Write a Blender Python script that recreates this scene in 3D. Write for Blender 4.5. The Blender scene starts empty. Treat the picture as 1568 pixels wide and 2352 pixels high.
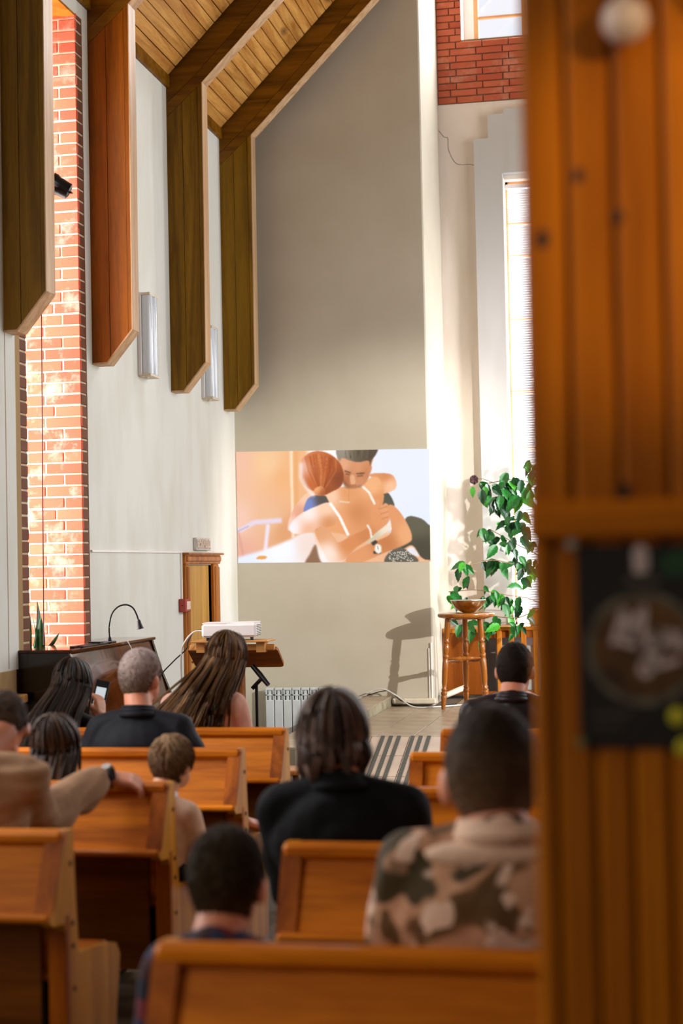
import bpy, bmesh, math, random
import numpy as np
from mathutils import Vector, Matrix, noise as mnoise
random.seed(7); RNG = np.random.default_rng(11)
SC = bpy.context.scene; COL = SC.collection
R = math.radians

# ------------------------------------------------------------------ camera, sky, lights, exposure
cam_d = bpy.data.cameras.new('camera'); cam = bpy.data.objects.new('camera', cam_d); COL.objects.link(cam)
SC.camera = cam
cam_d.sensor_fit = 'VERTICAL'; cam_d.sensor_height = 36.0; cam_d.lens = 55.87
cam_d.clip_start = 0.05
fw = Vector((-0.18906614, 0.98138848, 0.03362511))
ex = Vector((0.98159367, 0.18982473, -0.02098658)); ey = Vector((0.02697887, -0.02903834, 0.99921415))
cam.matrix_world = Matrix(((ex.x, ey.x, -fw.x, 0), (ex.y, ey.y, -fw.y, 0), (ex.z, ey.z, -fw.z, 1.66), (0, 0, 0, 1)))
cam_d.dof.use_dof = True; cam_d.dof.focus_distance = 11.5; cam_d.dof.aperture_fstop = 2.0
W = bpy.data.worlds.new('sky'); SC.world = W; W.use_nodes = True
bg = W.node_tree.nodes['Background']; bg.inputs[0].default_value = (0.88, 0.91, 1.0, 1); bg.inputs[1].default_value = 1.1
SC.view_settings.view_transform = 'Standard'; SC.view_settings.look = 'None'
SC.view_settings.exposure = 0.0; SC.view_settings.gamma = 1.0; SC.view_settings.use_curve_mapping = False
try:
    SC.cycles.use_denoising = True; SC.cycles.max_bounces = 8; SC.cycles.diffuse_bounces = 5
    SC.cycles.sample_clamp_indirect = 6.0; SC.cycles.caustics_reflective = False; SC.cycles.caustics_refractive = False
except Exception: pass

def area(name, loc, target, sx, sy, power, color=(1, 1, 1), spread=180):
    l = bpy.data.lights.new(name, 'AREA'); l.shape = 'RECTANGLE'; l.size = sx; l.size_y = sy
    l.energy = power; l.color = color; l.spread = R(spread)
    o = bpy.data.objects.new(name, l); COL.objects.link(o); o.location = loc
    o.rotation_euler = (Vector(target) - Vector(loc)).to_track_quat('-Z', 'Y').to_euler()
    return o
area('daylight_niche', (-4.32, 9.56, 3.1), (-3.4, 9.75, 3.1), 0.86, 4.3, 160, (1, .95, .95))
area('daylight_left_window', (-3.95, 5.5, 3.0), (0, 5.7, 1.6), 1.7, 3.6, 170, (1, .97, .94))
area('daylight_left_rear_window', (-3.72, 1.2, 3.2), (0, 5.0, .8), 1.4, 2.4, 64, (1, .92, .80))
area('daylight_alcove', (-0.75, 16.2, 3.2), (-1.0, 14.0, 3.2), 1.1, 4.3, 300, (.97, .98, 1))
area('daylight_alcove_side', (3.62, 14.66, 2.7), (-2.0, 14.72, 2.7), 0.8, 3.9, 160, (.92, .94, 1))
area('alcove_wall_fill', (3.4, 13.0, 2.5), (-1.3, 15.3, 2.5), 1.0, 3.4, 48, (.98, .96, 1), 36)  # added fill with a narrow spread, brightens the alcove's far wall
area('daylight_top_window', (-0.9, 15.8, 7.6), (-1.9, 14.5, 6.6), 0.9, 1.3, 240, (.96, .96, 1))
area('daylight_right_windows', (3.4, 11.0, 4.2), (-3.0, 12.3, 3.4), 4.2, 4.5, 190, (.99, 1, .985))
sun_l = bpy.data.lights.new('low_sun_through_window', 'SPOT'); sun_l.energy = 1800; sun_l.color = (1, .97, .92)
sun_l.spot_size = R(35); sun_l.spot_blend = .6; sun_l.shadow_soft_size = .035
sun = bpy.data.objects.new('low_sun_through_window', sun_l); COL.objects.link(sun); sun.location = (3.3, 9.3, 2.75)
sun.rotation_euler = (Vector((-1.75, 14.2, 1.7)) - sun.location).to_track_quat('-Z', 'Y').to_euler()
lp = bpy.data.lights.new('pillar_patch_spot', 'SPOT'); lp.energy = 48; lp.color = (1, .72, .38); lp.spot_size = R(30); lp.spot_blend = .7  # unseen spot added to throw the warm patch on the pillar
lp.shadow_soft_size = .05
lo = bpy.data.objects.new('pillar_patch_spot', lp); COL.objects.link(lo); lo.location = (.75, 1.2, 2.5)
lo.rotation_euler = (Vector((.08, 2.2, 2.16)) - lo.location).to_track_quat('-Z', 'Y').to_euler()

# ------------------------------------------------------------------ materials
MATS = {}
def nodes(name):
    m = bpy.data.materials.new(name); m.use_nodes = True; MATS[name] = m
    nt = m.node_tree; return m, nt, nt.nodes['Principled BSDF']
def lin(c):
    return tuple(((x / 255) / 12.92 if x / 255 <= .04045 else ((x / 255 + .055) / 1.055) ** 2.4) for x in c) + (1,)
def N(nt, t, **kw):
    n = nt.nodes.new(t)
    for k, v in kw.items():
        if k in ('operation', 'blend_type', 'data_type', 'wave_type', 'bands_direction', 'feature', 'attribute_name', 'wave_profile'): setattr(n, k, v)
        else: n.inputs[k].default_value = v
    return n
def coords(nt, scale=(1, 1, 1), kind='Object'):
    tc = nt.nodes.new('ShaderNodeTexCoord'); mp = nt.nodes.new('ShaderNodeMapping'); mp.inputs['Scale'].default_value = scale
    nt.links.new(tc.outputs[kind], mp.inputs['Vector']); return mp.outputs['Vector']
def ramp(nt, fac, stops):
    r = nt.nodes.new('ShaderNodeValToRGB'); e = r.color_ramp.elements
    while len(e) > 1: e.remove(e[-1])
    e[0].position = stops[0][0]; e[0].color = stops[0][1]
    for p, c in stops[1:]:
        x = e.new(p); x.color = c
    nt.links.new(fac, r.inputs['Fac']); return r.outputs['Color']
def mixc(nt, fac, a, b, mode='MIX'):
    m = nt.nodes.new('ShaderNodeMix'); m.data_type = 'RGBA'; m.blend_type = mode
    for i, v in ((0, fac), (6, a), (7, b)):
        if hasattr(v, 'links') or hasattr(v, 'is_linked'): nt.links.new(v, m.inputs[i])
        else: m.inputs[i].default_value = v
    return m.outputs[2]
def bump(nt, h, bs, strength=.2, dist=.01):
    b = N(nt, 'ShaderNodeBump', Strength=strength, Distance=dist); nt.links.new(h, b.inputs['Height']); nt.links.new(b.outputs['Normal'], bs.inputs['Normal'])
def plain(name, c, rough=.5, metal=0, spec=None, var=.06, scale=8, bmp=0, trans=0, sheen=0):
    m, nt, bs = nodes(name); v = coords(nt); n = N(nt, 'ShaderNodeTexNoise', Scale=scale, Detail=5.0); nt.links.new(v, n.inputs['Vector'])
    c = lin(c); a = tuple(max(0, x * (1 - var * 2)) for x in c[:3]) + (1,); b = tuple(min(1, x * (1 + var * 2)) for x in c[:3]) + (1,)
    nt.links.new(ramp(nt, n.outputs['Fac'], [(.3, a), (.7, b)]), bs.inputs['Base Color'])
    bs.inputs['Roughness'].default_value = rough; bs.inputs['Metallic'].default_value = metal
    if spec is not None: bs.inputs['Specular IOR Level'].default_value = spec
    if trans: bs.inputs['Transmission Weight'].default_value = trans
    if sheen: bs.inputs['Sheen Weight'].default_value = sheen
    if bmp: bump(nt, n.outputs['Fac'], bs, bmp)
    return m
def wood(name, dark, light, axis='Z', scale=9, rough=.35, knots=0, obj_var=.12, coat=0, knot_col=(40, 22, 8), knot_scale=(1, 1, 1), spec=.16):
    m, nt, bs = nodes(name)
    st = {'X': (.06, 1, 1), 'Y': (1, .06, 1), 'Z': (1, 1, .06)}[axis]
    oi = nt.nodes.new('ShaderNodeObjectInfo'); tc = nt.nodes.new('ShaderNodeTexCoord')
    off = nt.nodes.new('ShaderNodeVectorMath'); off.operation = 'SCALE'; off.inputs[0].default_value = (13, 7, 9); nt.links.new(oi.outputs['Random'], off.inputs['Scale'])
    ad = nt.nodes.new('ShaderNodeVectorMath'); ad.operation = 'ADD'; nt.links.new(tc.outputs['Object'], ad.inputs[0]); nt.links.new(off.outputs[0], ad.inputs[1])
    mp = nt.nodes.new('ShaderNodeMapping'); mp.inputs['Scale'].default_value = st; nt.links.new(ad.outputs[0], mp.inputs['Vector'])
    n = N(nt, 'ShaderNodeTexNoise', Scale=float(scale), Detail=4.0, Distortion=1.2); nt.links.new(mp.outputs[0], n.inputs['Vector'])
    n2 = N(nt, 'ShaderNodeTexNoise', Scale=float(scale * 14), Detail=3.0); nt.links.new(mp.outputs[0], n2.inputs['Vector'])
    add = N(nt, 'ShaderNodeMath', operation='MULTIPLY_ADD'); add.inputs[1].default_value = .35; nt.links.new(n2.outputs['Fac'], add.inputs[0]); nt.links.new(n.outputs['Fac'], add.inputs[2])
    col = ramp(nt, add.outputs[0], [(.48, lin(dark)), (.85, lin(light))])
    hs = N(nt, 'ShaderNodeHueSaturation'); nt.links.new(col, hs.inputs['Color'])
    mr = N(nt, 'ShaderNodeMapRange'); mr.inputs['To Min'].default_value = 1 - obj_var; mr.inputs['To Max'].default_value = 1 + obj_var
    nt.links.new(oi.outputs['Random'], mr.inputs['Value']); nt.links.new(mr.outputs[0], hs.inputs['Value']); col = hs.outputs['Color']
    if knots:
        mk = nt.nodes.new('ShaderNodeMapping'); mk.inputs['Scale'].default_value = knot_scale; nt.links.new(ad.outputs[0], mk.inputs['Vector'])
        vo = N(nt, 'ShaderNodeTexVoronoi', Scale=float(knots)); nt.links.new(mk.outputs[0], vo.inputs['Vector'])
        mk2 = N(nt, 'ShaderNodeMapRange'); mk2.inputs['From Min'].default_value = .05; mk2.inputs['From Max'].default_value = .16
        nt.links.new(vo.outputs['Distance'], mk2.inputs['Value']); col = mixc(nt, mk2.outputs[0], lin(knot_col), col)
    nt.links.new(col, bs.inputs['Base Color']); bs.inputs['Roughness'].default_value = rough
    if coat: bs.inputs['Coat Weight'].default_value = coat; bs.inputs['Coat Roughness'].default_value = .15
    bs.inputs['Specular IOR Level'].default_value = spec
    bump(nt, add.outputs[0], bs, .08, .004)
    return m
def plaster(name, base, stain, stain_amt=.5, scale=1.3, streak=(3, 3, .6)):
    m, nt, bs = nodes(name)
    v = coords(nt, (1, 1, .35)); n = N(nt, 'ShaderNodeTexNoise', Scale=scale, Detail=7.0, Roughness=.62, Distortion=.4); nt.links.new(v, n.inputs['Vector'])
    v2 = coords(nt, streak); n2 = N(nt, 'ShaderNodeTexNoise', Scale=1.6, Detail=6.0); nt.links.new(v2, n2.inputs['Vector'])
    v3 = coords(nt, (1, 1, 1)); n3 = N(nt, 'ShaderNodeTexNoise', Scale=60.0, Detail=5.0); nt.links.new(v3, n3.inputs['Vector'])
    mul = N(nt, 'ShaderNodeMath', operation='MULTIPLY'); nt.links.new(n.outputs['Fac'], mul.inputs[0]); nt.links.new(n2.outputs['Fac'], mul.inputs[1])
    c = ramp(nt, mul.outputs[0], [(.12, lin(stain)), (.12 + .3 * stain_amt, lin(base))])
    nt.links.new(c, bs.inputs['Base Color']); bs.inputs['Roughness'].default_value = .9; bs.inputs['Specular IOR Level'].default_value = .15
    bump(nt, n3.outputs['Fac'], bs, .12, .004)
    return m
M = MATS
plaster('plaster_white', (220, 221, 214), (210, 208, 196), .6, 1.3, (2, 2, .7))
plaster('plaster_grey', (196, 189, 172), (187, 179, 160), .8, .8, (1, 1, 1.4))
plaster('plaster_alcove', (228, 216, 206), (214, 202, 186))
plaster('plaster_panel', (190, 188, 185), (180, 178, 172))
plaster('plaster_tan', (168, 140, 100), (150, 122, 82))
plaster('mortar', (150, 135, 110), (120, 105, 84), 1, 9)
plaster('mortar_light', (225, 205, 180), (190, 165, 135), 1, 9)
def brick_mat(name, c1, c2, white, wamt):
    m, nt, bs = nodes(name); oi = nt.nodes.new('ShaderNodeObjectInfo')
    c = ramp(nt, oi.outputs['Random'], [(0, lin(c1)), (1, lin(c2))])
    geo = nt.nodes.new('ShaderNodeNewGeometry')
    n = N(nt, 'ShaderNodeTexNoise', Scale=5.0, Detail=8.0, Roughness=.7); nt.links.new(geo.outputs['Position'], n.inputs['Vector'])
    f = N(nt, 'ShaderNodeMapRange'); f.inputs['From Min'].default_value = .52; f.inputs['From Max'].default_value = .75; f.inputs['To Max'].default_value = wamt
    nt.links.new(n.outputs['Fac'], f.inputs['Value']); c = mixc(nt, f.outputs[0], c, lin(white))
    nt.links.new(c, bs.inputs['Base Color']); bs.inputs['Roughness'].default_value = .85
    n2 = N(nt, 'ShaderNodeTexNoise', Scale=80.0, Detail=4.0); nt.links.new(geo.outputs['Position'], n2.inputs['Vector']); bump(nt, n2.outputs['Fac'], bs, .3, .004)
brick_mat('brick_orange', (198, 76, 50), (216, 98, 68), (236, 190, 174), .65)
brick_mat('brick_brown', (118, 66, 38), (100, 60, 34), (130, 100, 72), .3)
brick_mat('brick_red', (168, 74, 46), (190, 98, 66), (206, 168, 140), .55)
wood('beam_wood', (94, 64, 4), (138, 100, 16), 'Z', 10, .42)
wood('beam_wood_bounce', (112, 60, 3), (156, 86, 8), 'Z', 10, .42)  # reddish bounced light on the second frame, put into its wood colour
wood('beam_edge_lit', (172, 134, 96), (206, 172, 134), 'Z', 10, .45)  # beam wood made paler: window light on the side faces, as colour
wood('rafter_wood', (88, 54, 6), (130, 86, 16), 'X', 10, .42)
wood('ceiling_pine', (166, 108, 46), (214, 160, 86), 'Y', 14, .4, knots=1.1, knot_scale=(3, .9, 3), knot_col=(92, 62, 34), obj_var=.1)
wood('pew_wood', (150, 74, 2), (214, 122, 14), 'X', 9, .5, obj_var=.07)
wood('pew_stile', (126, 58, 3), (178, 94, 10), 'Z', 9, .5, obj_var=.07)
wood('pew_end', (168, 104, 18), (214, 150, 46), 'Z', 9, .42, coat=.05)
wood('pew_dark', (84, 42, 5), (118, 64, 12), 'X', 9, .4)
wood('pillar_pine', (148, 78, 3), (200, 116, 12), 'Z', 7, .38, obj_var=.1, coat=.1)
wood('door_oak', (176, 126, 56), (212, 164, 88), 'Z', 10, .4)
wood('door_trim', (142, 80, 24), (186, 116, 46), 'Z', 10, .35)
wood('stool_wood', (132, 74, 16), (172, 106, 34), 'X', 10, .22, coat=.5)
wood('stool_leg', (116, 62, 12), (158, 92, 26), 'Z', 10, .22, coat=.5)
wood('cabinet_wood', (150, 84, 20), (190, 120, 40), 'Z', 8, .35)
wood('cabinet_dark', (112, 54, 10), (146, 78, 22), 'Z', 8, .35)
wood('lectern_wood', (108, 54, 12), (146, 80, 26), 'X', 10, .35)
wood('shelf_wood', (190, 130, 70), (220, 165, 100), 'X', 10, .4)
wood('piano_gloss', (52, 24, 8), (98, 48, 16), 'Z', 5, .06, coat=.25)
plain('piano_dark', (26, 16, 10), .12, var=.2)
plain('piano_trim', (120, 100, 84), .3)
plain('white_key', (235, 230, 215), .3); plain('black_plastic', (18, 17, 18), .4); plain('black_metal', (16, 16, 18), .35, .5)
plain('white_plastic', (228, 224, 224), .35, var=.02); plain('white_paint', (236, 234, 230), .4, var=.02)
plain('radiator_white', (206, 214, 216), .3, var=.03); plain('radiator_dark', (96, 96, 78), .6)
plain('pipe_white', (214, 202, 180), .5); plain('cable_white', (225, 225, 220), .5); plain('cable_black', (14, 14, 16), .5)
plain('cable_red', (60, 14, 16), .5)
plain('steel', (190, 190, 190), .25, 1); plain('brass_bowl', (190, 166, 132), .14, 1, var=.08, scale=40, bmp=.12)
plain('tile_stage', (158, 140, 116), .32, var=.12, scale=5); plain('tile_ramp', (206, 186, 166), .4, var=.06, scale=5)
plain('grout', (96, 84, 66), .9); plain('strip_dark', (74, 74, 62), .7, var=.1, scale=60); plain('floor_dark', (92, 82, 66), .4, var=.15, scale=4)
plain('kerb_concrete', (140, 132, 108), .8, var=.15, scale=10)
plain('red_box', (168, 62, 46), .5); plain('label_white', (230, 205, 190), .6); plain('sign_frame', (205, 205, 198), .5)
plain('sign_face', (168, 148, 130), .3); plain('sign_text', (226, 212, 196), .5)
plain('crack', (70, 60, 44), .9); plain('leaf_green', (18, 98, 28), .38, var=.3, scale=14); plain('leaf_bright', (64, 156, 40), .4, var=.25, scale=14)
plain('leaf_dark', (12, 62, 28), .35, var=.3, scale=14); plain('stem_brown', (120, 96, 62), .7); plain('flower_dead', (58, 24, 26), .8)
plain('snake_green', (24, 84, 40), .35, var=.35, scale=20); plain('snake_edge', (150, 150, 84), .4); plain('clay', (140, 84, 58), .8)
plain('blind_slat', (236, 236, 236), .5, var=.01); plain('window_wood', (198, 146, 96), .4)
plain('poster_black', (14, 12, 8), .5, var=.2); plain('poster_amber', (92, 58, 18), .6, var=.3, scale=20); plain('poster_ring', (104, 96, 80), .6, var=.25, scale=50)
plain('poster_white', (208, 190, 186), .6); plain('poster_grey', (70, 60, 50), .6); plain('pin_green', (128, 124, 70), .4); plain('pin_yellow', (196, 186, 40), .4)
plain('bauble', (226, 202, 190), .35, var=.1, scale=30); plain('thread', (200, 180, 170), .7); plain('pin_grey', (200, 196, 176), .4)
plain('knot_dark', (58, 28, 8), .6)
plain('phone_black', (14, 14, 16), .25)
m, nt, bs = nodes('phone_screen'); bs.inputs['Base Color'].default_value = (.05, .05, .05, 1); bs.inputs['Emission Color'].default_value = lin((205, 215, 220)); bs.inputs['Emission Strength'].default_value = .9
m, nt, bs = nodes('lamp_tube'); bs.inputs['Base Color'].default_value = lin((214, 222, 230)); bs.inputs['Roughness'].default_value = .12; bs.inputs['Coat Weight'].default_value = .6
m, nt, bs = nodes('pane_glass')
out = nt.nodes['Material Output']; tr = nt.nodes.new('ShaderNodeBsdfTransparent'); gl = nt.nodes.new('ShaderNodeBsdfGlossy'); gl.inputs['Roughness'].default_value = .02
mx = nt.nodes.new('ShaderNodeMixShader'); mx.inputs[0].default_value = .06; nt.links.new(tr.outputs[0], mx.inputs[1]); nt.links.new(gl.outputs[0], mx.inputs[2]); nt.links.new(mx.outputs[0], out.inputs['Surface'])

# ------------------------------------------------------------------ mesh helpers
class MB:
    """collects shapes; build() links them as ONE mesh object"""
    def __init__(s): s.v = []; s.f = []; s.mi = []; s.cur = 0
    def add(s, vs, fs):
        o = len(s.v); s.v += [tuple(x) for x in vs]; s.f += [tuple(i + o for i in f) for f in fs]; s.mi += [s.cur] * len(fs); return s
    def box(s, x0, x1, y0, y1, z0, z1, Mx=None, bev=0.0):
        if bev > 0:
            b = min(bev, (x1 - x0) * .49, (y1 - y0) * .49, (z1 - z0) * .49); vs = []; ix = {}
            for i in range(8):
                sx, sy, sz = i & 1, i >> 1 & 1, i >> 2 & 1
                X, Y, Z = (x0, x1)[sx], (y0, y1)[sy], (z0, z1)[sz]; ax, ay, az = (b, -b)[sx], (b, -b)[sy], (b, -b)[sz]
                for k, p in enumerate(((X, Y + ay, Z + az), (X + ax, Y, Z + az), (X + ax, Y + ay, Z))): ix[i, k] = len(vs); vs.append(p)
            fs = [[ix[i, 0], ix[i, 1], ix[i, 2]] for i in range(8)]
            for k, (a, c) in enumerate(((2, 4), (1, 4), (1, 2))):
                bit = 1 << k
                for sgn in (0, bit): fs.append([ix[sgn, k], ix[sgn + a, k], ix[sgn + a + c, k], ix[sgn + c, k]])
            for k, (a, c2) in enumerate(((1, 2), (0, 2), (0, 1))):
                bit = 1 << k
                for i in range(8):
                    if not i & bit: fs.append([ix[i, a], ix[i + bit, a], ix[i + bit, c2], ix[i, c2]])
        else:
            vs = [(x, y, z) for z in (z0, z1) for y in (y0, y1) for x in (x0, x1)]
            fs = [(0, 2, 3, 1), (4, 5, 7, 6), (0, 1, 5, 4), (2, 6, 7, 3), (0, 4, 6, 2), (1, 3, 7, 5)]
        if Mx is not None: vs = [Mx @ Vector(v) for v in vs]
        return s.add(vs, fs)
    def prism(s, poly, axis, a, b):
        n = len(poly)
        def P(p, t): return {'x': (t, p[0], p[1]), 'y': (p[0], t, p[1]), 'z': (p[0], p[1], t)}[axis]
        vs = [P(p, a) for p in poly] + [P(p, b) for p in poly]
        fs = [tuple(range(n))[::-1], tuple(range(n, 2 * n))] + [(i, (i + 1) % n, (i + 1) % n + n, i + n) for i in range(n)]
        return s.add(vs, fs)
    def tube(s, pts, r, seg=8, cap=True):
        pts = [Vector(p) for p in pts]; rs = r if hasattr(r, '__len__') else [r] * len(pts)
        vs = []; up = Vector((0.013, .027, 1))
        for i, p in enumerate(pts):
            t = (pts[min(i + 1, len(pts) - 1)] - pts[max(i - 1, 0)]).normalized()
            u = t.cross(up)
            if u.length < .05: u = t.cross(Vector((1, 0.1, 0)))
            u.normalize(); w = t.cross(u)
            for k in range(seg):
                a = 2 * math.pi * k / seg; vs.append(p + (u * math.cos(a) + w * math.sin(a)) * rs[i])
        fs = [(i * seg + k, i * seg + (k + 1) % seg, (i + 1) * seg + (k + 1) % seg, (i + 1) * seg + k) for i in range(len(pts) - 1) for k in range(seg)]
        if cap: fs += [tuple(range(seg))[::-1], tuple(range((len(pts) - 1) * seg, len(pts) * seg))]
        return s.add(vs, fs)
    def lathe(s, prof, c=(0, 0, 0), seg=24, Mx=None):
        vs = []; n = len(prof)
        for r, z in prof:
            for k in range(seg):
                a = 2 * math.pi * k / seg; v = Vector((r * math.cos(a), r * math.sin(a), z))
                vs.append((Mx @ v if Mx is not None else v) + Vector(c))
        fs = [(i * seg + k, i * seg + (k + 1) % seg, (i + 1) * seg + (k + 1) % seg, (i + 1) * seg + k) for i in range(n - 1) for k in range(seg)]
        if prof[0][0] > 1e-4: fs.append(tuple(range(seg))[::-1])
        if prof[-1][0] > 1e-4: fs.append(tuple(range((n - 1) * seg, n * seg)))
        return s.add(vs, fs)
    def build(s, name, mat, parent=None, smooth=False, loc=None):
        me = bpy.data.meshes.new(name); me.from_pydata(s.v, [], s.f)
        mats = mat if isinstance(mat, (list, tuple)) else [mat]
        for q in mats: me.materials.append(MATS[q])
        if len(mats) > 1: me.polygons.foreach_set('material_index', s.mi)
        bm = bmesh.new(); bm.from_mesh(me); bmesh.ops.recalc_face_normals(bm, faces=bm.faces); bm.to_mesh(me); bm.free()
        if smooth:
            me.polygons.foreach_set('use_smooth', [True] * len(me.polygons))
            if smooth != 'all':
                try: me.set_sharp_from_angle(angle=R(40))
                except Exception: pass
        me.update(); o = bpy.data.objects.new(name, me); COL.objects.link(o)
        if parent: o.parent = parent
        if loc: o.location = loc
        return o
def tag(o, label=None, cat=None, group=None, kind=None):
    if label: o['label'] = label
    if cat: o['category'] = cat
    if group: o['group'] = group
    if kind: o['kind'] = kind
    return o
def empty(name, loc=(0, 0, 0), rz=0):
    o = bpy.data.objects.new(name, None); o.empty_display_size = .1; o.location = loc; o.rotation_euler = (0, 0, rz); COL.objects.link(o); return o
def thing(name, label, cat, loc=(0, 0, 0), rz=0, group=None): return tag(empty(name, loc, rz), label, cat, group)
def struct(o): o['kind'] = 'structure'; return o
def part(name, mb, mat, parent, **k): return mb.build(name, mat, parent, **k)
def inst(name, me, parent, loc, rot=(0, 0, 0), scale=(1, 1, 1)):
    o = bpy.data.objects.new(name, me); COL.objects.link(o); o.parent = parent; o.location = loc; o.rotation_euler = rot; o.scale = scale; return o
def copy_tree(o, parent=None):
    c = o.copy(); COL.objects.link(c); c.parent = parent
    for ch in list(o.children): copy_tree(ch, c)
    return c
def bez(pts, n=12):
    """Catmull-Rom through pts"""
    P = [Vector(p) for p in pts]; P = [2 * P[0] - P[1]] + P + [2 * P[-1] - P[-2]]; out = []
    for i in range(1, len(P) - 2):
        for k in range(n):
            t = k / n; a, b, c, d = P[i - 1:i + 3]
            out.append(.5 * ((2 * b) + (c - a) * t + (2 * a - 5 * b + 4 * c - d) * t * t + (3 * b - a - 3 * c + d) * t ** 3))
    out.append(P[-2]); return out

# ------------------------------------------------------------------ the setting
XL = -3.682; YB = 14.04; YA = 15.3; ZS = .41
floor = struct(MB().box(-4.2, 3.9, -3.2, 16, -.15, 0).build('floor', 'floor_dark'))
wl = MB()
wl.box(XL - .5, XL, 10.155, 12.40, 0, 5.62).box(XL - .5, XL, 13.15, YB + .1, 0, 5.62).box(XL - .5, XL, 12.40, 13.15, 1.69, 5.62)
wl.box(XL - .5, XL, 10.04, 10.155, 5.40, 5.62).box(XL - .5, XL, 7.0, 8.97, 0, 5.62).box(XL - .5, XL, -3, .4, 0, 5.62).box(XL - .5, XL, 2.0, 4.2, 0, 5.62).box(XL - .5, XL, .4, 2.0, 0, 1.9).box(XL - .5, XL, .4, 2.0, 4.5, 5.62).box(XL - .5, XL, 4.2, 7.0, 5.0, 5.62).box(XL - .5, XL, 4.2, 7.0, 0, .95)
wl.box(XL - .7, XL - .02, 8.97, 10.03, 0, .98).box(XL - .7, XL, 8.97, 10.04, 5.40, 5.62)
wl.box(XL - .06, XL + .022, 7.0, 8.86, 1.09, 5.4)
wall_left = struct(wl.build('wall_left', 'plaster_white'))
part('wall_strip', MB().box(XL - .01, XL + .006, 8.86, 8.97, 0, 5.4), 'plaster_tan', wall_left)
part('dado_panel', MB().box(XL - .02, XL + .03, 7.0, 8.80, 0, 1.09, bev=.004), 'plaster_tan', wall_left)
part('wall_ledge', MB().box(XL, XL + .10, 7.0, 8.80, .90, .95, bev=.006), 'shelf_wood', wall_left)
part('niche_soffit', MB().box(XL - .62, XL - .004, 8.98, 10.03, 5.385, 5.40), 'cabinet_wood', wall_left)
part('wall_groove', MB().box(XL + .02, XL + .0235, 8.705, 8.712, 1.10, 5.3), 'plaster_tan', wall_left)
part('mortar_bed', MB().box(XL - .62, XL - .006, 10.036, 10.15, .9, 5.42).box(XL - .62, XL - .006, 8.975, 9.094, .9, 5.42), 'mortar_light', wall_left)
def bmesh_brick(name, l, h, d):
    mb = MB().box(-l / 2, l / 2, -d / 2, d / 2, -h / 2, h / 2, bev=.004); o = mb.build(name, 'brick_orange'); me = o.data; bpy.data.objects.remove(o); return me
stretcher = bmesh_brick('brick', .248, .064, .03); header = bmesh_brick('brick', .118, .064, .03); threeq = bmesh_brick('brick', .178, .064, .03)
def setm(me, m):
    c = me.copy(); c.materials.clear(); c.materials.append(MATS[m]); return c
st_b, hd_b, tq_b = (setm(x, 'brick_brown') for x in (stretcher, header, threeq)); st_r, hd_r, tq_r = (setm(x, 'brick_red') for x in (stretcher, header, threeq))
pitch = .0765
for i in range(59):
    z = .93 + pitch * (i + .5)
    # far jamb of the niche: the face turned to the nave's rear
    x = XL; row = [(header, .118), (stretcher, .248), (header, .118)] if i % 2 else [(stretcher, .248), (stretcher, .248)]
    if i % 9 == 5: row = [(threeq, .178), (stretcher, .248)]
    for me, l in row:
        inst('brick', me, wall_left, (x - l / 2, 10.03 + .015 + random.uniform(-.0035, .0035), z + random.uniform(-.0015, .0015)), (0, random.uniform(-.006, .006), 0)); x -= l + .011
    for y in (10.094, 9.034):
        inst('brick', hd_b, wall_left, (XL - .015 + random.uniform(-.003, .003), y, z), (0, 0, math.pi / 2), (1, 1, 1))
struct(wall_left)
w3 = struct(empty('window_3', (0, 0, 0)))
fr = MB(); xw = XL - .52
for y0, y1, z0, z1 in ((9.10, 9.16, .98, 5.4), (9.97, 10.03, .98, 5.4), (9.16, 9.97, .98, 1.05), (9.16, 9.97, 5.33, 5.4), (9.16, 9.97, 3.1, 3.16)): fr.box(xw - .03, xw + .03, y0, y1, z0, z1)
part('window_frame', fr, 'white_paint', w3); part('window_pane', MB().box(xw - .2, xw - .195, 9.1, 10.03, 1.0, 5.4), 'pane_glass', w3)
w4 = struct(empty('window_4', (0, 0, 0))); fr = MB()
for y0, y1, z0, z1 in ((4.2, 4.28, .95, 5), (6.92, 7.0, .95, 5), (5.56, 5.64, 1.03, 4.92), (4.28, 6.92, .95, 1.03), (4.28, 6.92, 4.92, 5), (4.28, 6.92, 3, 3.06)): fr.box(XL - .45, XL - .39, y0, y1, z0, z1)
part('window_frame', fr, 'white_paint', w4); part('window_pane', MB().box(XL - .43, XL - .425, 4.2, 7, .95, 5), 'pane_glass', w4)
wall_front = struct(MB().box(-4.2, -1.905, YB, YA + .3, 0, 9.3, bev=.012).build('wall_front', 'plaster_grey'))
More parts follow.
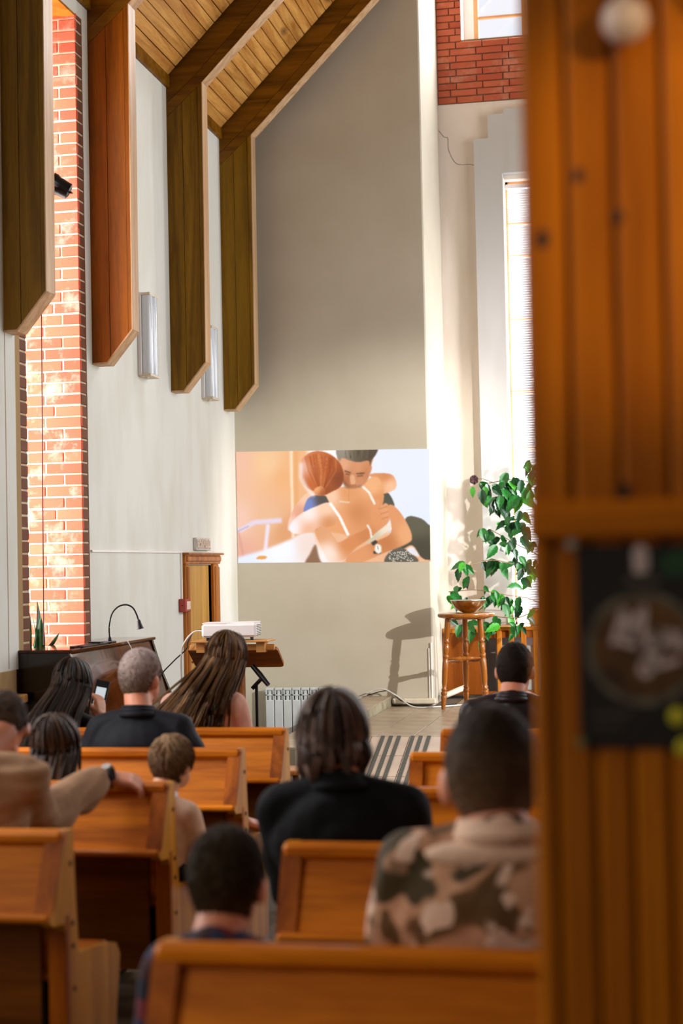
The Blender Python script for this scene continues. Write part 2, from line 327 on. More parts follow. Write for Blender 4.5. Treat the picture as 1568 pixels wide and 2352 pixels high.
# ---- alcove: far wall with two windows and a stepped raised panel
wa = MB(); wx0, wx1, wz0, wz1 = -1.285, -.12, 1.03, 5.36; tx0, tx1, tz0, tz1 = -1.66, -.5, 6.76, 8.3
wa.box(-1.91, wx0, YA, YA + .3, 0, 6.13).box(wx1, 3.9, YA, YA + .3, 0, 9.3).box(wx0, wx1, YA, YA + .3, 0, wz0).box(wx0, wx1, YA, YA + .3, wz1, 6.13)
wall_alcove = struct(wa.build('wall_alcove', 'plaster_alcove'))
mbk = MB().box(-1.91, tx0, YA + .01, YA + .3, 6.13, 9.3).box(tx1, wx1, YA + .01, YA + .3, 6.13, 9.3).box(tx0, tx1, YA + .01, YA + .3, 6.13, tz0).box(tx0, tx1, YA + .01, YA + .3, tz1, 9.3)
part('mortar_bed', mbk, 'mortar', wall_alcove)
p2 = .0672
for i in range(30):
    z = 6.135 + p2 * (i + .5); x = -1.90; first = True
    while x < -.4:
        if first: me, l = ((hd_r, .118) if i % 2 else (tq_r, .178)); first = False
        else: me, l = st_r, .248
        xc = x + l / 2; x += l + .009
        if z > tz0 - .02 and xc + l / 2 > tx0:
            l2 = tx0 - .002 - (xc - l / 2)
            if l2 > .05: inst('brick', me, wall_alcove, (xc - l / 2 + l2 / 2, YA + .004, z), (0, 0, 0), (l2 / l, 1, .9))
            break
        inst('brick', me, wall_alcove, (xc, YA + .004 + random.uniform(-.003, .003), z), (0, random.uniform(-.005, .005), 0), (1, 1, .9))
sp = 15.2
stp = MB(); stp.box(-1.554, -1.288, sp, YA, 0, 5.746).box(-1.288, 1.2, sp, YA, 5.40, 5.746).box(-1.413, 1.2, sp, YA, 5.746, 5.975).box(-1.262, 1.2, sp, YA, 5.975, 6.022).box(-.08, 1.2, sp, YA, 0, 5.40).box(-1.288, -.08, sp, YA, 0, 1.0)
part('stepped_panel', stp, 'plaster_panel', wall_alcove)
part('crack', MB().tube(bez([(-1.903, YA - .001, 5.883), (-1.85, YA - .001, 5.815), (-1.815, YA - .001, 5.80), (-1.809, YA - .001, 5.683), (-1.735, YA - .001, 5.546), (-1.6, YA - .001, 5.53), (-1.56, YA - .001, 5.515)], 5), .0022, 4), 'crack', wall_alcove)
win1 = struct(empty('window_1')); fr = MB()
for x0, x1, z0, z1 in ((wx0, wx0 + .03, wz0, wz1), (wx1 - .05, wx1, wz0, wz1), (wx0, wx1, wz1 - .03, wz1), (wx0, wx1, wz0, wz0 + .05)): fr.box(x0, x1, 15.42, 15.48, z0, z1)
part('window_frame', fr, 'window_wood', win1)
for z in (4.95, 4.63, 4.02, 3.30, 2.75, 1.9): part('glazing_bar', MB().box(wx0, wx1, 15.43, 15.46, z - .012, z + (.03 if abs(z - 3.3) < .01 else .014)), 'window_wood', win1)
part('window_pane', MB().box(wx0, wx1, 15.47, 15.475, wz0, wz1), 'pane_glass', win1)
part('window_reveal', MB().box(wx0 - .004, wx0 + .006, 15.2, 15.5, wz0, wz1), 'white_paint', win1)
part('window_sill', MB().box(wx0, wx1, 15.1, 15.46, wz0 - .03, wz0 + .012, bev=.004), 'white_paint', win1)
win2 = struct(empty('window_2')); fr = MB()
for x0, x1, z0, z1 in ((tx0 + .105, tx0 + .15, tz0, tz1), (-1.08, -1.03, tz0, tz1), (tx0, tx1, tz0, tz0 + .012), (tx0, tx1, tz1 - .05, tz1)): fr.box(x0, x1, 15.5, 15.55, z0, z1)
fr.box(tx0 + .15, -1.08, 15.5, 15.54, 7.02, 7.04)
part('window_frame', fr, 'window_wood', win2); part('window_pane', MB().box(tx0, tx1, 15.53, 15.535, tz0, tz1), 'pane_glass', win2)
part('window_reveal', MB().box(tx0 - .004, tx0 + .004, 15.29, 15.6, tz0, tz1).box(tx0 + .004, tx0 + .105, 15.5, 15.55, tz0, tz1), 'white_paint', win2)
# blind with real slats
bl = thing('window_blind', 'long white horizontal slat blind hanging in the tall alcove window', 'blind', (-.7, 15.38, 1.06))
part('headrail', MB().box(-.57, .54, -.025, .02, 4.22, 4.262, bev=.003), 'white_plastic', bl)
sl = MB(); z = .03
while z < 4.2:
    sl.add([(-.56, -.011, z - .0065), (.53, -.011, z - .0065), (.53, .011, z + .0065), (-.56, .011, z + .0065), (-.56, -.011, z - .0055), (.53, -.011, z - .0055), (.53, .011, z + .0075), (-.56, .011, z + .0075)], [(0, 1, 2, 3), (7, 6, 5, 4), (0, 4, 5, 1), (2, 6, 7, 3), (0, 3, 7, 4), (1, 5, 6, 2)]); z += .024
tag(part('slats', sl, 'blind_slat', bl), kind='stuff')
for x in (-.525, 0.0, .48): part('blind_cord', MB().tube([(x, -.013, 0), (x, -.013, 4.23)], .0018, 5), 'cable_white', bl)
part('bottom_rail', MB().box(-.56, .53, -.012, .012, 0, .018, bev=.003), 'white_plastic', bl)
# right wall and rear wall (outside the frame, keep the room closed)
wr = MB().box(3.7, 3.9, -3, 8.2, 0, 5.7).box(3.7, 3.9, 13.9, 15.6, 0, 5.7).box(3.7, 3.9, 8.2, 13.9, 0, 1.2)
struct(wr.build('wall_right', 'plaster_white'))
struct(MB().box(-4.2, 3.9, -3.2, -3, 0, 9.3).build('wall_rear', 'plaster_alcove'))
# ---- ceiling at 45 degrees, every board its own
ceil_o = struct(MB().prism([(-4.2, 5.14), (-4.2, 5.24), (0, 9.44), (3.9, 5.54), (3.9, 5.44), (0, 9.34)], 'y', -3, 15.6).build('ceiling', 'rafter_wood'))
bd = MB().box(-.044, .044, -.9, .9, -.012, .012, bev=.004).build('ceiling_board', 'ceiling_pine'); bme = bd.data; bpy.data.objects.remove(bd)
for y0, y1 in ((8.86, 10.24), (10.42, 12.06), (12.24, 13.65), (13.83, 14.04)):
    for i in range(34):
        s = .05 + i * .0925; inst('ceiling_board', bme, ceil_o, (XL + s * .7071 + .012, (y0 + y1) / 2, 5.575 + s * .7071 + .02 + random.uniform(-.0015, .0015)), (0, -math.pi / 4, 0), (1, (y1 - y0) / 1.8, 1))
    part('eave_trim', MB().box(XL - .01, XL + .03, y0 - .03, y1 + .03, 5.50, 5.60, bev=.004), 'rafter_wood', ceil_o)
# ---- timber frames
def frame(y, lab, warm, full=True):
    t = thing('timber_frame', lab, 'beam', (XL, y, 3.07), 0, 'boxed timber roof frames on the left wall')
    d = .135; wd = 'beam_wood_bounce' if warm else 'beam_wood'
    # local coords: x from the wall, z from the leg's foot
    def zt(x): return 2.19 + x * .89
    part('leg_board', MB().prism([(.0, 0), (.105, 0), (.128, .030), (.128, zt(.128)), (0, zt(0))], 'y', 0, d), wd, t)
    part('leg_board', MB().prism([(.131, .033), (.258, .188), (.258, zt(.258)), (.131, zt(.131))], 'y', .002, d), wd, t)
    part('edge_cap', MB().prism([(.261, .19), (.284, .216), (.293, 2.452), (.261, zt(.261))], 'y', -.002, d + .003), wd, t)
    part('edge_face', MB().prism([(.284, .216), (.2905, .22), (.2995, 2.452), (.293, 2.452)], 'y', -.004, d + .005), 'beam_edge_lit', t)
    part('foot_cap', MB().prism([(.107, -.008), (.2905, .214), (.284, .222), (.104, .004), (0, .002), (0, -.008)], 'y', -.004, d + .005), 'beam_edge_lit', t)
    L = 3.7
    part('rafter_board', MB().prism([(0, 2.193), (.293, 2.453), (.293 + .0, 2.453), (L, 2.453 + L - .293), (L, 2.56 + L - .293), (.24, 2.51), (0, 2.30)], 'y', .0, d), 'rafter_wood', t)
    part('rafter_board', MB().prism([(0, 2.304), (.24, 2.514), (L, 2.564 + L - .293), (L, 2.80 + L - .293), (0, 2.52)], 'y', .003, d), 'rafter_wood', t)
    part('rafter_edge', MB().prism([(.293, 2.449), (.299, 2.449), (L, 2.443 + L - .293), (L, 2.453 + L - .293)], 'y', -.004, d + .005), 'beam_edge_lit', t)
    return t
frame(8.70, 'nearest boxed timber roof frame at the left edge, in front of the brick niche', False)
frame(10.265, 'reddish boxed timber frame just past the brick niche, second from the left', True)
frame(12.084, 'boxed timber frame between the two wall lamps, third from the left', False)
frame(13.676, 'farthest boxed timber frame, beside the grey front wall', False)
# ---- stage, ramp, kerb
stage = struct(MB().box(-2.28, 3.7, 11.47, YB + .02, 0, ZS - .008).box(-1.9, 3.7, YB + .02, YA, 0, ZS - .008).build('stage_floor', 'grout'))
tm = MB().box(-.138, .138, -.148, .148, -.012, .006, bev=.002).build('floor_tile', 'tile_stage'); tme = tm.data; bpy.data.objects.remove(tm)
tme2 = setm(tme, 'tile_ramp')
for j in range(13):
    for i in range(9):
        x = -2.28 + .145 + i * .28; y = 11.47 + .15 + j * .3
        if y > YB - .16 and x < -1.75: continue
        if y > YA - .15: continue
        inst('floor_tile', tme, stage, (x, y, ZS - .008 + random.uniform(-.0005, .0005)))
rp = struct(MB().prism([(10.15, 0), (11.47, ZS - .008), (11.47, 0)], 'x', -2.28, -.2).build('stage_ramp', 'grout'))
ra = math.atan2(ZS - .008, 1.32)
for j in range(4):
    for i in range(7):
        s = (.5 + j) * .345; inst('floor_tile', tme2, rp, (-2.28 + .145 + i * .28 + .255 - .28, 11.47 - s * math.cos(ra), ZS - .008 - s * math.sin(ra) + .001), (ra, 0, 0), (1, 1.145, 1))
for x in (-1.935, -1.876, -1.817, -1.716, -1.658, -1.598):
    part('anti_slip_strip', MB().box(-.0135, .0135, -1.34, 0, .0, .009, Matrix.Translation((x, 11.465, ZS - .003)) @ Matrix.Rotation(ra, 4, 'X')), 'strip_dark', rp)
kb = struct(MB().box(-2.50, -2.28, 10.07, YB, 0, .485, bev=.004).build('trim_1', 'kerb_concrete'))
for j in range(12): inst('floor_tile', tme, kb, (-2.39, 10.07 + .165 + .332 * j, .487), (0, 0, 0), (.8, 1.1, .6))
# ---- baseboard pipe duct and cables on the stage
part('pipe_duct', MB().box(-2.27, -1.88, 13.96, YB, ZS + .01, ZS + .06, bev=.01), 'pipe_white', wall_front)
part('corner_pipe', MB().tube([(-1.918, 14.025, ZS), (-1.918, 14.025, ZS + .55)], .007, 8).tube([(-1.94, 14.03, ZS), (-1.94, 14.03, ZS + .5)], .005, 8), 'white_paint', wall_front, smooth=True)
tag(MB().tube(bez([(-2.5, 13.98, .52), (-2.35, 13.93, .56), (-2.2, 13.85, .5), (-2.05, 13.72, ZS + .012), (-1.85, 13.7, ZS + .012), (-1.6, 13.9, ZS + .012), (-1.3, 14.2, ZS + .012)]), .006, 6).build('floor_cable', 'cable_white', smooth=True), 'white cable looping along the foot of the front wall', 'cable', 'cables at the foot of the front wall')
tag(MB().tube(bez([(-2.5, 14.0, .50), (-2.3, 13.96, .54), (-2.18, 13.9, .46), (-2.0, 13.80, ZS + .01), (-1.9, 13.78, ZS + .01), (-1.7, 14.0, ZS + .01)]), .005, 6).build('floor_cable', 'cable_black', smooth=True), 'thin dark cable behind the white one at the wall foot', 'cable', 'cables at the foot of the front wall')
# ---- door on the left wall
dr = struct(empty('door_1'))
part('door_leaf', MB().box(XL - .08, XL - .02, 12.40, 13.15, 0, 1.69, bev=.004), 'door_oak', dr)
for y0, y1, z0, z1 in ((12.305, 12.40, 0, 1.695), (13.15, 13.30, 0, 1.695), (12.305, 13.36, 1.695, 1.785)):
    part('door_frame', MB().box(XL - .1, XL + .03, y0, y1, z0, z1, bev=.008).box(XL, XL + .045, y0 + .02, y1 - .02, z0 + (.02 if z0 > 1 else 0), z1 - .02, bev=.01), 'door_trim', dr)
part('door_frame', MB().box(XL - .02, XL + .06, 12.29, 13.375, 1.772, 1.79, bev=.004), 'door_trim', dr)
part('door_handle', MB().tube([(XL - .02, 12.49, .9), (XL + .03, 12.49, .9), (XL + .03, 12.60, .9)], .009, 8), 'steel', dr, smooth=True)

# ------------------------------------------------------------------ things on the left wall
def wall_lamp(y, lab):
    t = thing('wall_lamp', lab, 'lamp', (XL, y, 3.10), 0, 'twin tube lamps on the left wall')
    part('back_plate', MB().box(0, .03, -.11, .11, 0, .62, bev=.004), 'white_plastic', t)
    for s in (-.052, .052): part('tube_cover', MB().lathe([(.044, .012), (.048, .02), (.048, .60), (.044, .61)], (.055, s, 0), 18), 'lamp_tube', t, smooth=True)
    for z in (0, .605): part('end_cap', MB().box(.0, .1, -.108, .108, z - .006, z + .014, bev=.004).lathe([(.016, -.018), (.016, 0)], (.05, -.05, z), 10), 'pipe_white', t)
    return t
wall_lamp(11.36, 'clear twin tube wall lamp nearest the brick niche, behind the reddish frame')
wall_lamp(13.07, 'clear twin tube wall lamp nearest the grey front wall, half behind a frame')
sg = thing('exit_sign', 'small grey sign reading ВЫХОД on the wall above the door', 'sign', (XL, 12.83, 1.81))
part('case', MB().box(0, .035, -.21, .21, 0, .105, bev=.006), 'sign_frame', sg)
part('face', MB().box(.034, .038, -.19, .17, .012, .093), 'sign_face', sg)
tx = bpy.data.curves.new('lettering', 'FONT'); tx.body = 'ВЫХОД'; tx.size = .088; tx.extrude = .0006; tx.align_x = 'CENTER'; tx.align_y = 'CENTER'; tx.materials.append(MATS['sign_text'])
tt = bpy.data.objects.new('tmp', tx); COL.objects.link(tt); tme_ = bpy.data.meshes.new_from_object(tt.evaluated_get(bpy.context.evaluated_depsgraph_get())); bpy.data.objects.remove(tt)
to = bpy.data.objects.new('lettering', tme_); COL.objects.link(to); to.parent = sg; to.location = (.039, -.01, .053); to.rotation_euler = (math.pi / 2, 0, math.pi / 2); to.scale = (1.25, 1, 1)
cp = thing('call_point', 'red fire alarm call point box on the wall beside the door frame', 'alarm', (XL, 12.26, 1.315))
part('box', MB().box(0, .06, -.075, .065, 0, .105, bev=.005), 'red_box', cp); part('label', MB().box(.06, .062, -.05, .05, .02, .085), 'label_white', cp)
part('screw', MB().lathe([(.006, 0), (.006, .004)], (.03, -.076, .05), 8), 'black_metal', cp)
tag(MB().box(XL, XL + .014, 10.17, 12.27, 1.786, 1.80).box(XL, XL + .014, 12.24, 12.262, 1.42, 1.79).build('cable_duct', 'white_paint'), 'thin white cable duct running along the wall to the red box', 'cable duct')
sl_ = thing('stage_spotlight', 'small black spotlight clamped behind the nearest timber frame', 'spotlight', (-3.40, 8.98, 3.96))
part('housing', MB().lathe([(.025, -.06), (.05, -.05), (.055, .03), (.062, .045), (.062, .07), (.05, .07), (.045, .04)], (0, 0, 0), 20, Matrix.Rotation(R(-60), 4, 'Y') @ Matrix.Rotation(R(20), 4, 'X')), 'black_plastic', sl_, smooth=True)
part('bracket', MB().box(-.01, .01, -.145, .0, -.012, .012).box(-.07, .07, -.012, .012, -.04, -.03), 'black_metal', sl_)
tag(MB().tube([(-3.658, 9.30, 3.9), (-3.66, 9.293, 3.26), (-3.655, 9.26, 2.2), (-3.65, 9.226, 1.212)], .004, 6).build('hanging_cable', 'cable_red'), 'dark red cable hanging straight down in front of the brick niche', 'cable')
# snake plant on the niche sill
sn = thing('snake_plant', 'upright dark green snake plant on the niche sill behind the piano', 'plant', (-3.80, 9.47, .98))
part('pot', MB().lathe([(.06, 0), (.085, .13), (.09, .13), (.09, .15), (.075, .15), (.07, .12)], seg=20), 'clay', sn, smooth=True)
def blade(b, tip, w, twist=0):
    mb = MB(); b = Vector(b); tip = Vector(tip); n = 10; vs = []; side = Vector((math.cos(twist), math.sin(twist), 0)); nrm = Vector((-math.sin(twist), math.cos(twist), 0))
    for i in range(n + 1):
        t = i / n; p = b.lerp(tip, t) + nrm * .015 * math.sin(t * 5 + twist); ww = w * (.55 + .45 * math.sin(min(1, t * 1.6) * math.pi / 2)) * (1 - t ** 4) + .0006
        vs += [p - side * ww, p + nrm * ww * .3, p + side * ww, p - nrm * .002 + nrm * ww * .25]
    fs = [(i * 4 + k, i * 4 + (k + 1) % 4, i * 4 + 4 + (k + 1) % 4, i * 4 + 4 + k) for i in range(n) for k in range(4)]
    return mb.add(vs, fs)
for b, tp, w, tw in (((-.02, -.02, .1), (-.05, -.05, .52), .026, .9), ((.0, .0, .1), (-.01, .06, .50), .034, 1.4), ((.02, .03, .1), (.03, .02, .40), .028, .3), ((-.01, .04, .1), (-.06, .12, .40), .02, 2.2), ((.03, -.02, .1), (.12, .10, .30), .018, .6), ((0, -.04, .1), (.02, -.08, .42), .022, 1.9)):
    part('leaf', blade(b, tp, w, tw), 'snake_green', sn, smooth='all')
# ------------------------------------------------------------------ piano
pn = thing('upright_piano', 'glossy dark brown upright piano against the left wall below the niche', 'piano', (-3.66, 8.85, 0))
prof = [(0, 0), (0, 1.18), (.315, 1.18), (.375, .98), (.45, .80), (.62, .765), (.62, .62), (.36, .58), (.36, 0)]
part('side_panel', MB().prism(prof, 'y', 0, .035), 'piano_dark', pn); part('side_panel', MB().prism([(x + .006, z) for x, z in prof], 'y', 1.555, 1.59), 'piano_dark', pn)
part('lid', MB().box(-.0, .335, -.006, 1.60, 1.18, 1.20, bev=.004), 'piano_gloss', pn)
part('front_panel', MB().prism([(.29, 1.178), (.31, 1.178), (.44, .80), (.42, .80)], 'y', .036, 1.554), 'piano_gloss', pn)
part('edge_trim', MB().prism([(.312, 1.178), (.322, 1.178), (.385, .98), (.375, .98)], 'y', -.004, .01), 'piano_trim', pn)
part('key_bed', MB().box(.36, .62, .036, 1.554, .62, .70, bev=.004), 'piano_dark', pn)
part('fallboard', MB().prism([(.40, .80), (.44, .80), (.47, .735), (.40, .735)], 'y', .036, 1.554), 'piano_gloss', pn)
ky = MB(); kb2 = MB()
for i in range(52):
    y = .06 + i * .0282; ky.box(.46, .60, y, y + .027, .70, .718)
    if i % 7 not in (2, 6) and i < 51: kb2.box(.46, .55, y + .02, y + .034, .718, .728)
tag(part('white_keys', ky, 'white_key', pn), kind='stuff'); tag(part('black_keys', kb2, 'black_plastic', pn), kind='stuff')
part('lower_panel', MB().box(.30, .34, .036, 1.554, .08, .6), 'piano_gloss', pn); part('back', MB().box(.0, .03, .036, 1.554, .05, 1.178), 'piano_dark', pn)
gl_ = thing('gooseneck_lamp', 'black gooseneck lamp curving over the top of the piano', 'lamp', (-3.372, 9.64, 1.2))
part('base', MB().box(-.05, .03, -.05, .05, 0, .012, bev=.004).lathe([(.016, .012), (.012, .03), (.007, .04)]), 'black_metal', gl_)
gp = [(0, 0, .03), (-.002, 0, .08), (.002, 0, .129), (.021, 0, .189), (.062, 0, .229), (.114, 0, .240), (.157, 0, .220), (.182, 0, .176), (.193, 0, .142)]
part('neck', MB().tube(bez(gp, 6), .0055, 8), 'black_metal', gl_, smooth=True)
part('shade', MB().lathe([(.007, .0), (.012, -.008), (.014, -.025), (.021, -.055), (.023, -.062), (.019, -.06), (.0, -.04)], (.193, 0, .146), 18, Matrix.Rotation(R(-12), 4, 'Y')), 'black_plastic', gl_, smooth=True)
ms = thing('music_rest', 'flat black folded music rest lying on the piano lid', 'music rest', (-3.40, 9.2, 1.2))
part('bar', MB().box(-.015, .015, -.16, .30, 0, .012, bev=.002), 'black_metal', ms); part('bar', MB().box(.03, .05, -.10, .36, 0, .01, bev=.002), 'black_metal', ms); part('hinge', MB().box(-.02, .06, .18, .22, .012, .02), 'black_metal', ms)
tag(MB().tube(bez([(-3.318, 9.83, 1.203), (-3.30, 9.84, 1.16), (-3.27, 9.90, 1.05), (-3.235, 9.98, .93), (-3.2, 9.86, .82)]), .004, 6).build('lamp_cable', 'cable_white'), 'light cable dangling down the front of the piano', 'cable')
# ------------------------------------------------------------------ lectern and projector
lc = thing('lectern', 'brown slanted lectern board with wooden shelf on a post, front left', 'lectern', (-2.80, 10.5, 0))
ang = R(-33)
Ml = Matrix.Translation((0, 0, 1.115)) @ Matrix.Rotation(ang, 4, 'X')
def rr(w0, w1, d, n=5, r=.03):
    pts = []
    for cx, cy, a0 in ((w1 - r, d - r, 0), (-w1 + r, d - r, 90), (-w0 + r, r, 180), (w0 - r, r, 270)):
        for k in range(n + 1): a = R(a0 + 90 * k / n); pts.append((cx + r * math.cos(a), cy + r * math.sin(a)))
    return pts
b = MB().prism(rr(.315, .315, .25), 'z', -.011, .011); b.v = [tuple(Ml @ Vector(v)) for v in b.v]
part('board', b, 'lectern_wood', lc)
b = MB().box(-.30, .30, -.012, .006, -.02, .024, bev=.005); b.v = [tuple(Ml @ Vector(v)) for v in b.v]; part('front_edge', b, 'shelf_wood', lc)
part('shelf', MB().box(-.255, .275, -.13, .12, 1.158, 1.17, bev=.003), 'shelf_wood', lc)
for x in (-.21, .21): part('block', MB().box(x - .03, x + .03, -.05, .05, 1.085, 1.158, bev=.003), 'shelf_wood', lc)
part('post', MB().box(-.06, .06, .02, .12, .03, 1.02, bev=.008), 'lectern_wood', lc); part('foot', MB().box(-.22, .22, -.12, .26, 0, .035, bev=.008), 'lectern_wood', lc)
part('button', MB().lathe([(.008, 0), (.006, .006), (0, .007)], (.08, .10, 1.035), 10), 'black_plastic', lc)
pj_ = thing('projector', 'white projector standing on the lectern shelf', 'projector', (-2.80, 10.5, 1.17), R(6))
part('body', MB().box(-.185, .185, -.14, .14, .022, .115, bev=.014), 'white_plastic', pj_)
part('top_cover', MB().prism([(-.18, -.13), (-.02, -.13), (0, -.10), (.18, -.10), (.18, .13), (-.18, .13)], 'z', .113, .121), 'white_plastic', pj_)
part('lens', MB().lathe([(.034, 0), (.034, .03), (.028, .03), (.02, .015), (0, .02)], (.09, .138, .07), 20, Matrix.Rotation(R(-90), 4, 'X')), 'black_plastic', pj_, smooth=True)
gr = MB()
for k in range(7): gr.box(.184, .188, -.10, .10, .032 + k * .011, .037 + k * .011)
tag(part('vent_grille', gr, 'radiator_dark', pj_), kind='stuff')
for x in (-.15, .15): part('foot', MB().lathe([(.012, 0), (.012, .024)], (x, -.09, 0), 10), 'black_plastic', pj_)
tag(MB().tube(bez([(-3.0, 10.46, 1.235), (-3.05, 10.44, 1.23), (-3.10, 10.40, 1.17), (-3.13, 10.40, 1.08), (-3.135, 10.42, .85), (-3.12, 10.42, .4)]), .006, 6).build('projector_cable', 'cable_white', smooth=True), 'white cable dropping from the projector past the lectern edge', 'cable', 'cables hanging from the projector')
tag(MB().tube(bez([(-3.0, 10.5, 1.24), (-3.06, 10.48, 1.23), (-3.10, 10.46, 1.16), (-3.11, 10.44, 1.11), (-3.19, 10.40, 1.03), (-3.27, 10.36, .93), (-3.27, 10.3, .80), (-3.2, 10.3, .6)]), .005, 6).build('projector_cable', 'cable_black', smooth=True), 'black cable looping from the projector towards the piano', 'cable', 'cables hanging from the projector')
mc = thing('music_stand', 'thin black telescopic stand under the right end of the lectern', 'stand', (-2.665, 10.62, 0))
part('tube', MB().tube([(0, 0, .02), (0, 0, .86)], .011, 10), 'black_metal', mc, smooth=True); part('knob', MB().tube([(0, 0, .55), (.04, -.01, .55)], .014, 8).lathe([(.018, .53), (.018, .57)]), 'black_plastic', mc)
part('holder', MB().tube([(.09, -.02, .855), (.03, 0, .92), (-.03, .01, .985)], [.017, .02, .016], 10), 'black_plastic', mc, smooth=True); part('clamp', MB().tube([(-.03, 0, .83), (.035, 0, .895)], .014, 8), 'black_metal', mc)
for k in range(3): a = 2.1 * k; part('leg', MB().tube([(0, 0, .22), (.24 * math.cos(a), .24 * math.sin(a), .012)], .009, 8), 'black_metal', mc)
# ------------------------------------------------------------------ radiator
rd = thing('radiator', 'white sectional radiator on the front wall below the projected picture', 'radiator', (-3.417, YB - .07, .13))
for i in range(8):
    x = i * .0815 + .004; s = MB().box(x, x + .074, -.04, -.028, 0, .335, bev=.004).box(x + .022, x + .052, -.03, .05, 0, .44, bev=.006)
    s.box(x + .0, x + .074, -.038, .0, .42, .445, bev=.006).box(x, x + .01, -.036, 0, .335, .44).box(x + .064, x + .074, -.036, 0, .335, .44).box(x, x + .074, -.036, .01, .376, .386)
    part('section', s, 'radiator_white', rd)
part('back_plate', MB().box(.0, .65, .01, .03, .02, .43), 'radiator_dark', rd)
part('header_pipe', MB().tube([(-.03, .0, .41), (.70, 0, .41)], .014, 10).tube([(-.03, .0, .03), (.66, 0, .03)], .014, 10), 'radiator_white', rd, smooth=True); part('valve', MB().tube([(.66, 0, .41), (.72, 0, .41)], [.017, .01], 10), 'steel', rd)
# ------------------------------------------------------------------ round stools
def stool_leg(p0, p1):
    p0 = Vector(p0); p1 = Vector(p1); L = (p1 - p0).length
    pf = [(.016, 0), (.018, .02), (.022, .10), (.026, .14), (.020, .155), (.027, .17), (.027, .185), (.020, .20), (.026, .215), (.018, .235), (.024, .30), (.027, .42), (.027, .52), (.019, .56), (.027, .575), (.027, .595), (.019, .61), (.025, .64), (.026, .70), (.018, .725), (.027, .745), (.019, .765), (.024, .80), (.024, 1)]
    q = (p1 - p0).to_track_quat('Z', 'Y').to_matrix().to_4x4()
    return MB().lathe([(r, z * L) for r, z in pf], p0, 14, q)
st = thing('bar_stool', 'varnished round wooden bar stool with turned legs on the stage', 'stool', (-1.565, 13.72, ZS))
part('seat', MB().lathe([(0, .765), (.17, .765), (.195, .77), (.205, .775), (.235, .782), (.245, .79), (.248, .80), (.245, .812), (.235, .818), (0, .818)], seg=40), 'stool_wood', st, smooth=True)
LG = [(-.13, -.13), (.09, -.05), (-.06, .13), (.13, .10)]
for i, (x, y) in enumerate(((-.155, -.12), (-.03, .15), (.125, -.02), (.11, .15))):
    part('leg', stool_leg((x * 1.28, y * 1.28, 0), (x * .95, y * .95, .77)), 'stool_leg', st, smooth=True)
def rung(a, b):
    a = Vector(a); b = Vector(b); L = (b - a).length; q = (b - a).to_track_quat('Z', 'Y').to_matrix().to_4x4()
    return MB().lathe([(.009, 0), (.014, .2 * L), (.012, .3 * L), (.019, .38 * L), (.013, .43 * L), (.02, .5 * L), (.013, .57 * L), (.019, .62 * L), (.012, .7 * L), (.014, .8 * L), (.009, L)], a, 12, q)
F = lambda x, y, z: (x * (1.28 - .33 * z / .77), y * (1.28 - .33 * z / .77), z)
for a, b, z in (((-.155, -.12), (.125, -.02), .43), ((-.155, -.12), (-.03, .15), .40), ((.125, -.02), (.11, .15), .43), ((-.03, .15), (.11, .15), .40)): part('rung', rung(F(*a, z), F(*b, z)), 'stool_leg', st, smooth=True)
bw = thing('bowl', 'hammered metal bowl on top of the tall stool', 'bowl', (-1.545, 13.72, ZS + .818))
part('body', MB().lathe([(0, 0), (.05, .002), (.085, .02), (.12, .05), (.143, .085), (.152, .108), (.148, .108), (.138, .086), (.115, .055), (.08, .027), (.045, .010), (0, .008)], seg=40), 'brass_bowl', bw, smooth=True)
part('rim', MB().lathe([(.150, .104), (.156, .106), (.157, .110), (.152, .113), (.146, .110)], seg=40), 'steel', bw, smooth=True)
sa = thing('low_stool', 'low round wooden stool in the aisle beside the front left pew', 'stool', (-2.19, 9.27, 0))
part('seat', MB().lathe([(0, .425), (.13, .425), (.148, .432), (.15, .445), (.146, .458), (.13, .462), (0, .462)], seg=32), 'stool_wood', sa, smooth=True)
for k in range(4):
    a = R(20 + 90 * k); part('leg', MB().tube([(.09 * math.cos(a), .09 * math.sin(a), .43), (.14 * math.cos(a), .14 * math.sin(a), 0)], [.02, .016], 10), 'stool_leg', sa, smooth=True)
# ------------------------------------------------------------------ radiator cover and plant in the alcove
cb = thing('radiator_cover', 'wooden slatted radiator cover under the alcove window behind the stool', 'cabinet', (-1.90, 14.72, ZS))
part('top', MB().box(.46, 1.9, -.03, .48, .62, .655, bev=.005), 'cabinet_wood', cb); part('side_top', MB().box(.0, .46, -.04, .46, .60, .645, bev=.005), 'cabinet_wood', cb)
part('front_panel', MB().box(.012, .36, -.02, .0, .03, .60, bev=.004), 'cabinet_dark', cb); part('side_post', MB().box(.0, .03, -.03, .4, 0, .60), 'cabinet_dark', cb)
part('back_rail', MB().box(.36, 1.9, .0, .03, .55, .62).box(.36, 1.9, 0, .03, 0, .06), 'cabinet_dark', cb)
for k in range(10): part('slat', MB().box(.50 + k * .112, .545 + k * .112, -.015, .03, .03, .62, bev=.003), 'cabinet_wood', cb)
hr = thing('heater', 'pale heater panels glimpsed between the wooden cover slats', 'radiator', (-1.45, 14.9, ZS + .05))
for k in range(4): part('section', MB().box(.02 + k * .24, .22 + k * .24, 0, .06, 0, .42, bev=.01), 'radiator_white', hr)
pbx = thing('planter_box', 'square wooden planter standing on the radiator cover by the pillar', 'planter', (-1.105, 14.88, ZS + .659))
part('box', MB().box(0, .5, 0, .22, 0, .15, bev=.004), 'cabinet_wood', pbx); part('soil', MB().box(.02, .48, .02, .2, .15, .156), 'flower_dead', pbx)
part('foot', MB().box(.02, .48, .02, .2, -.003, .001), 'cabinet_dark', pbx)
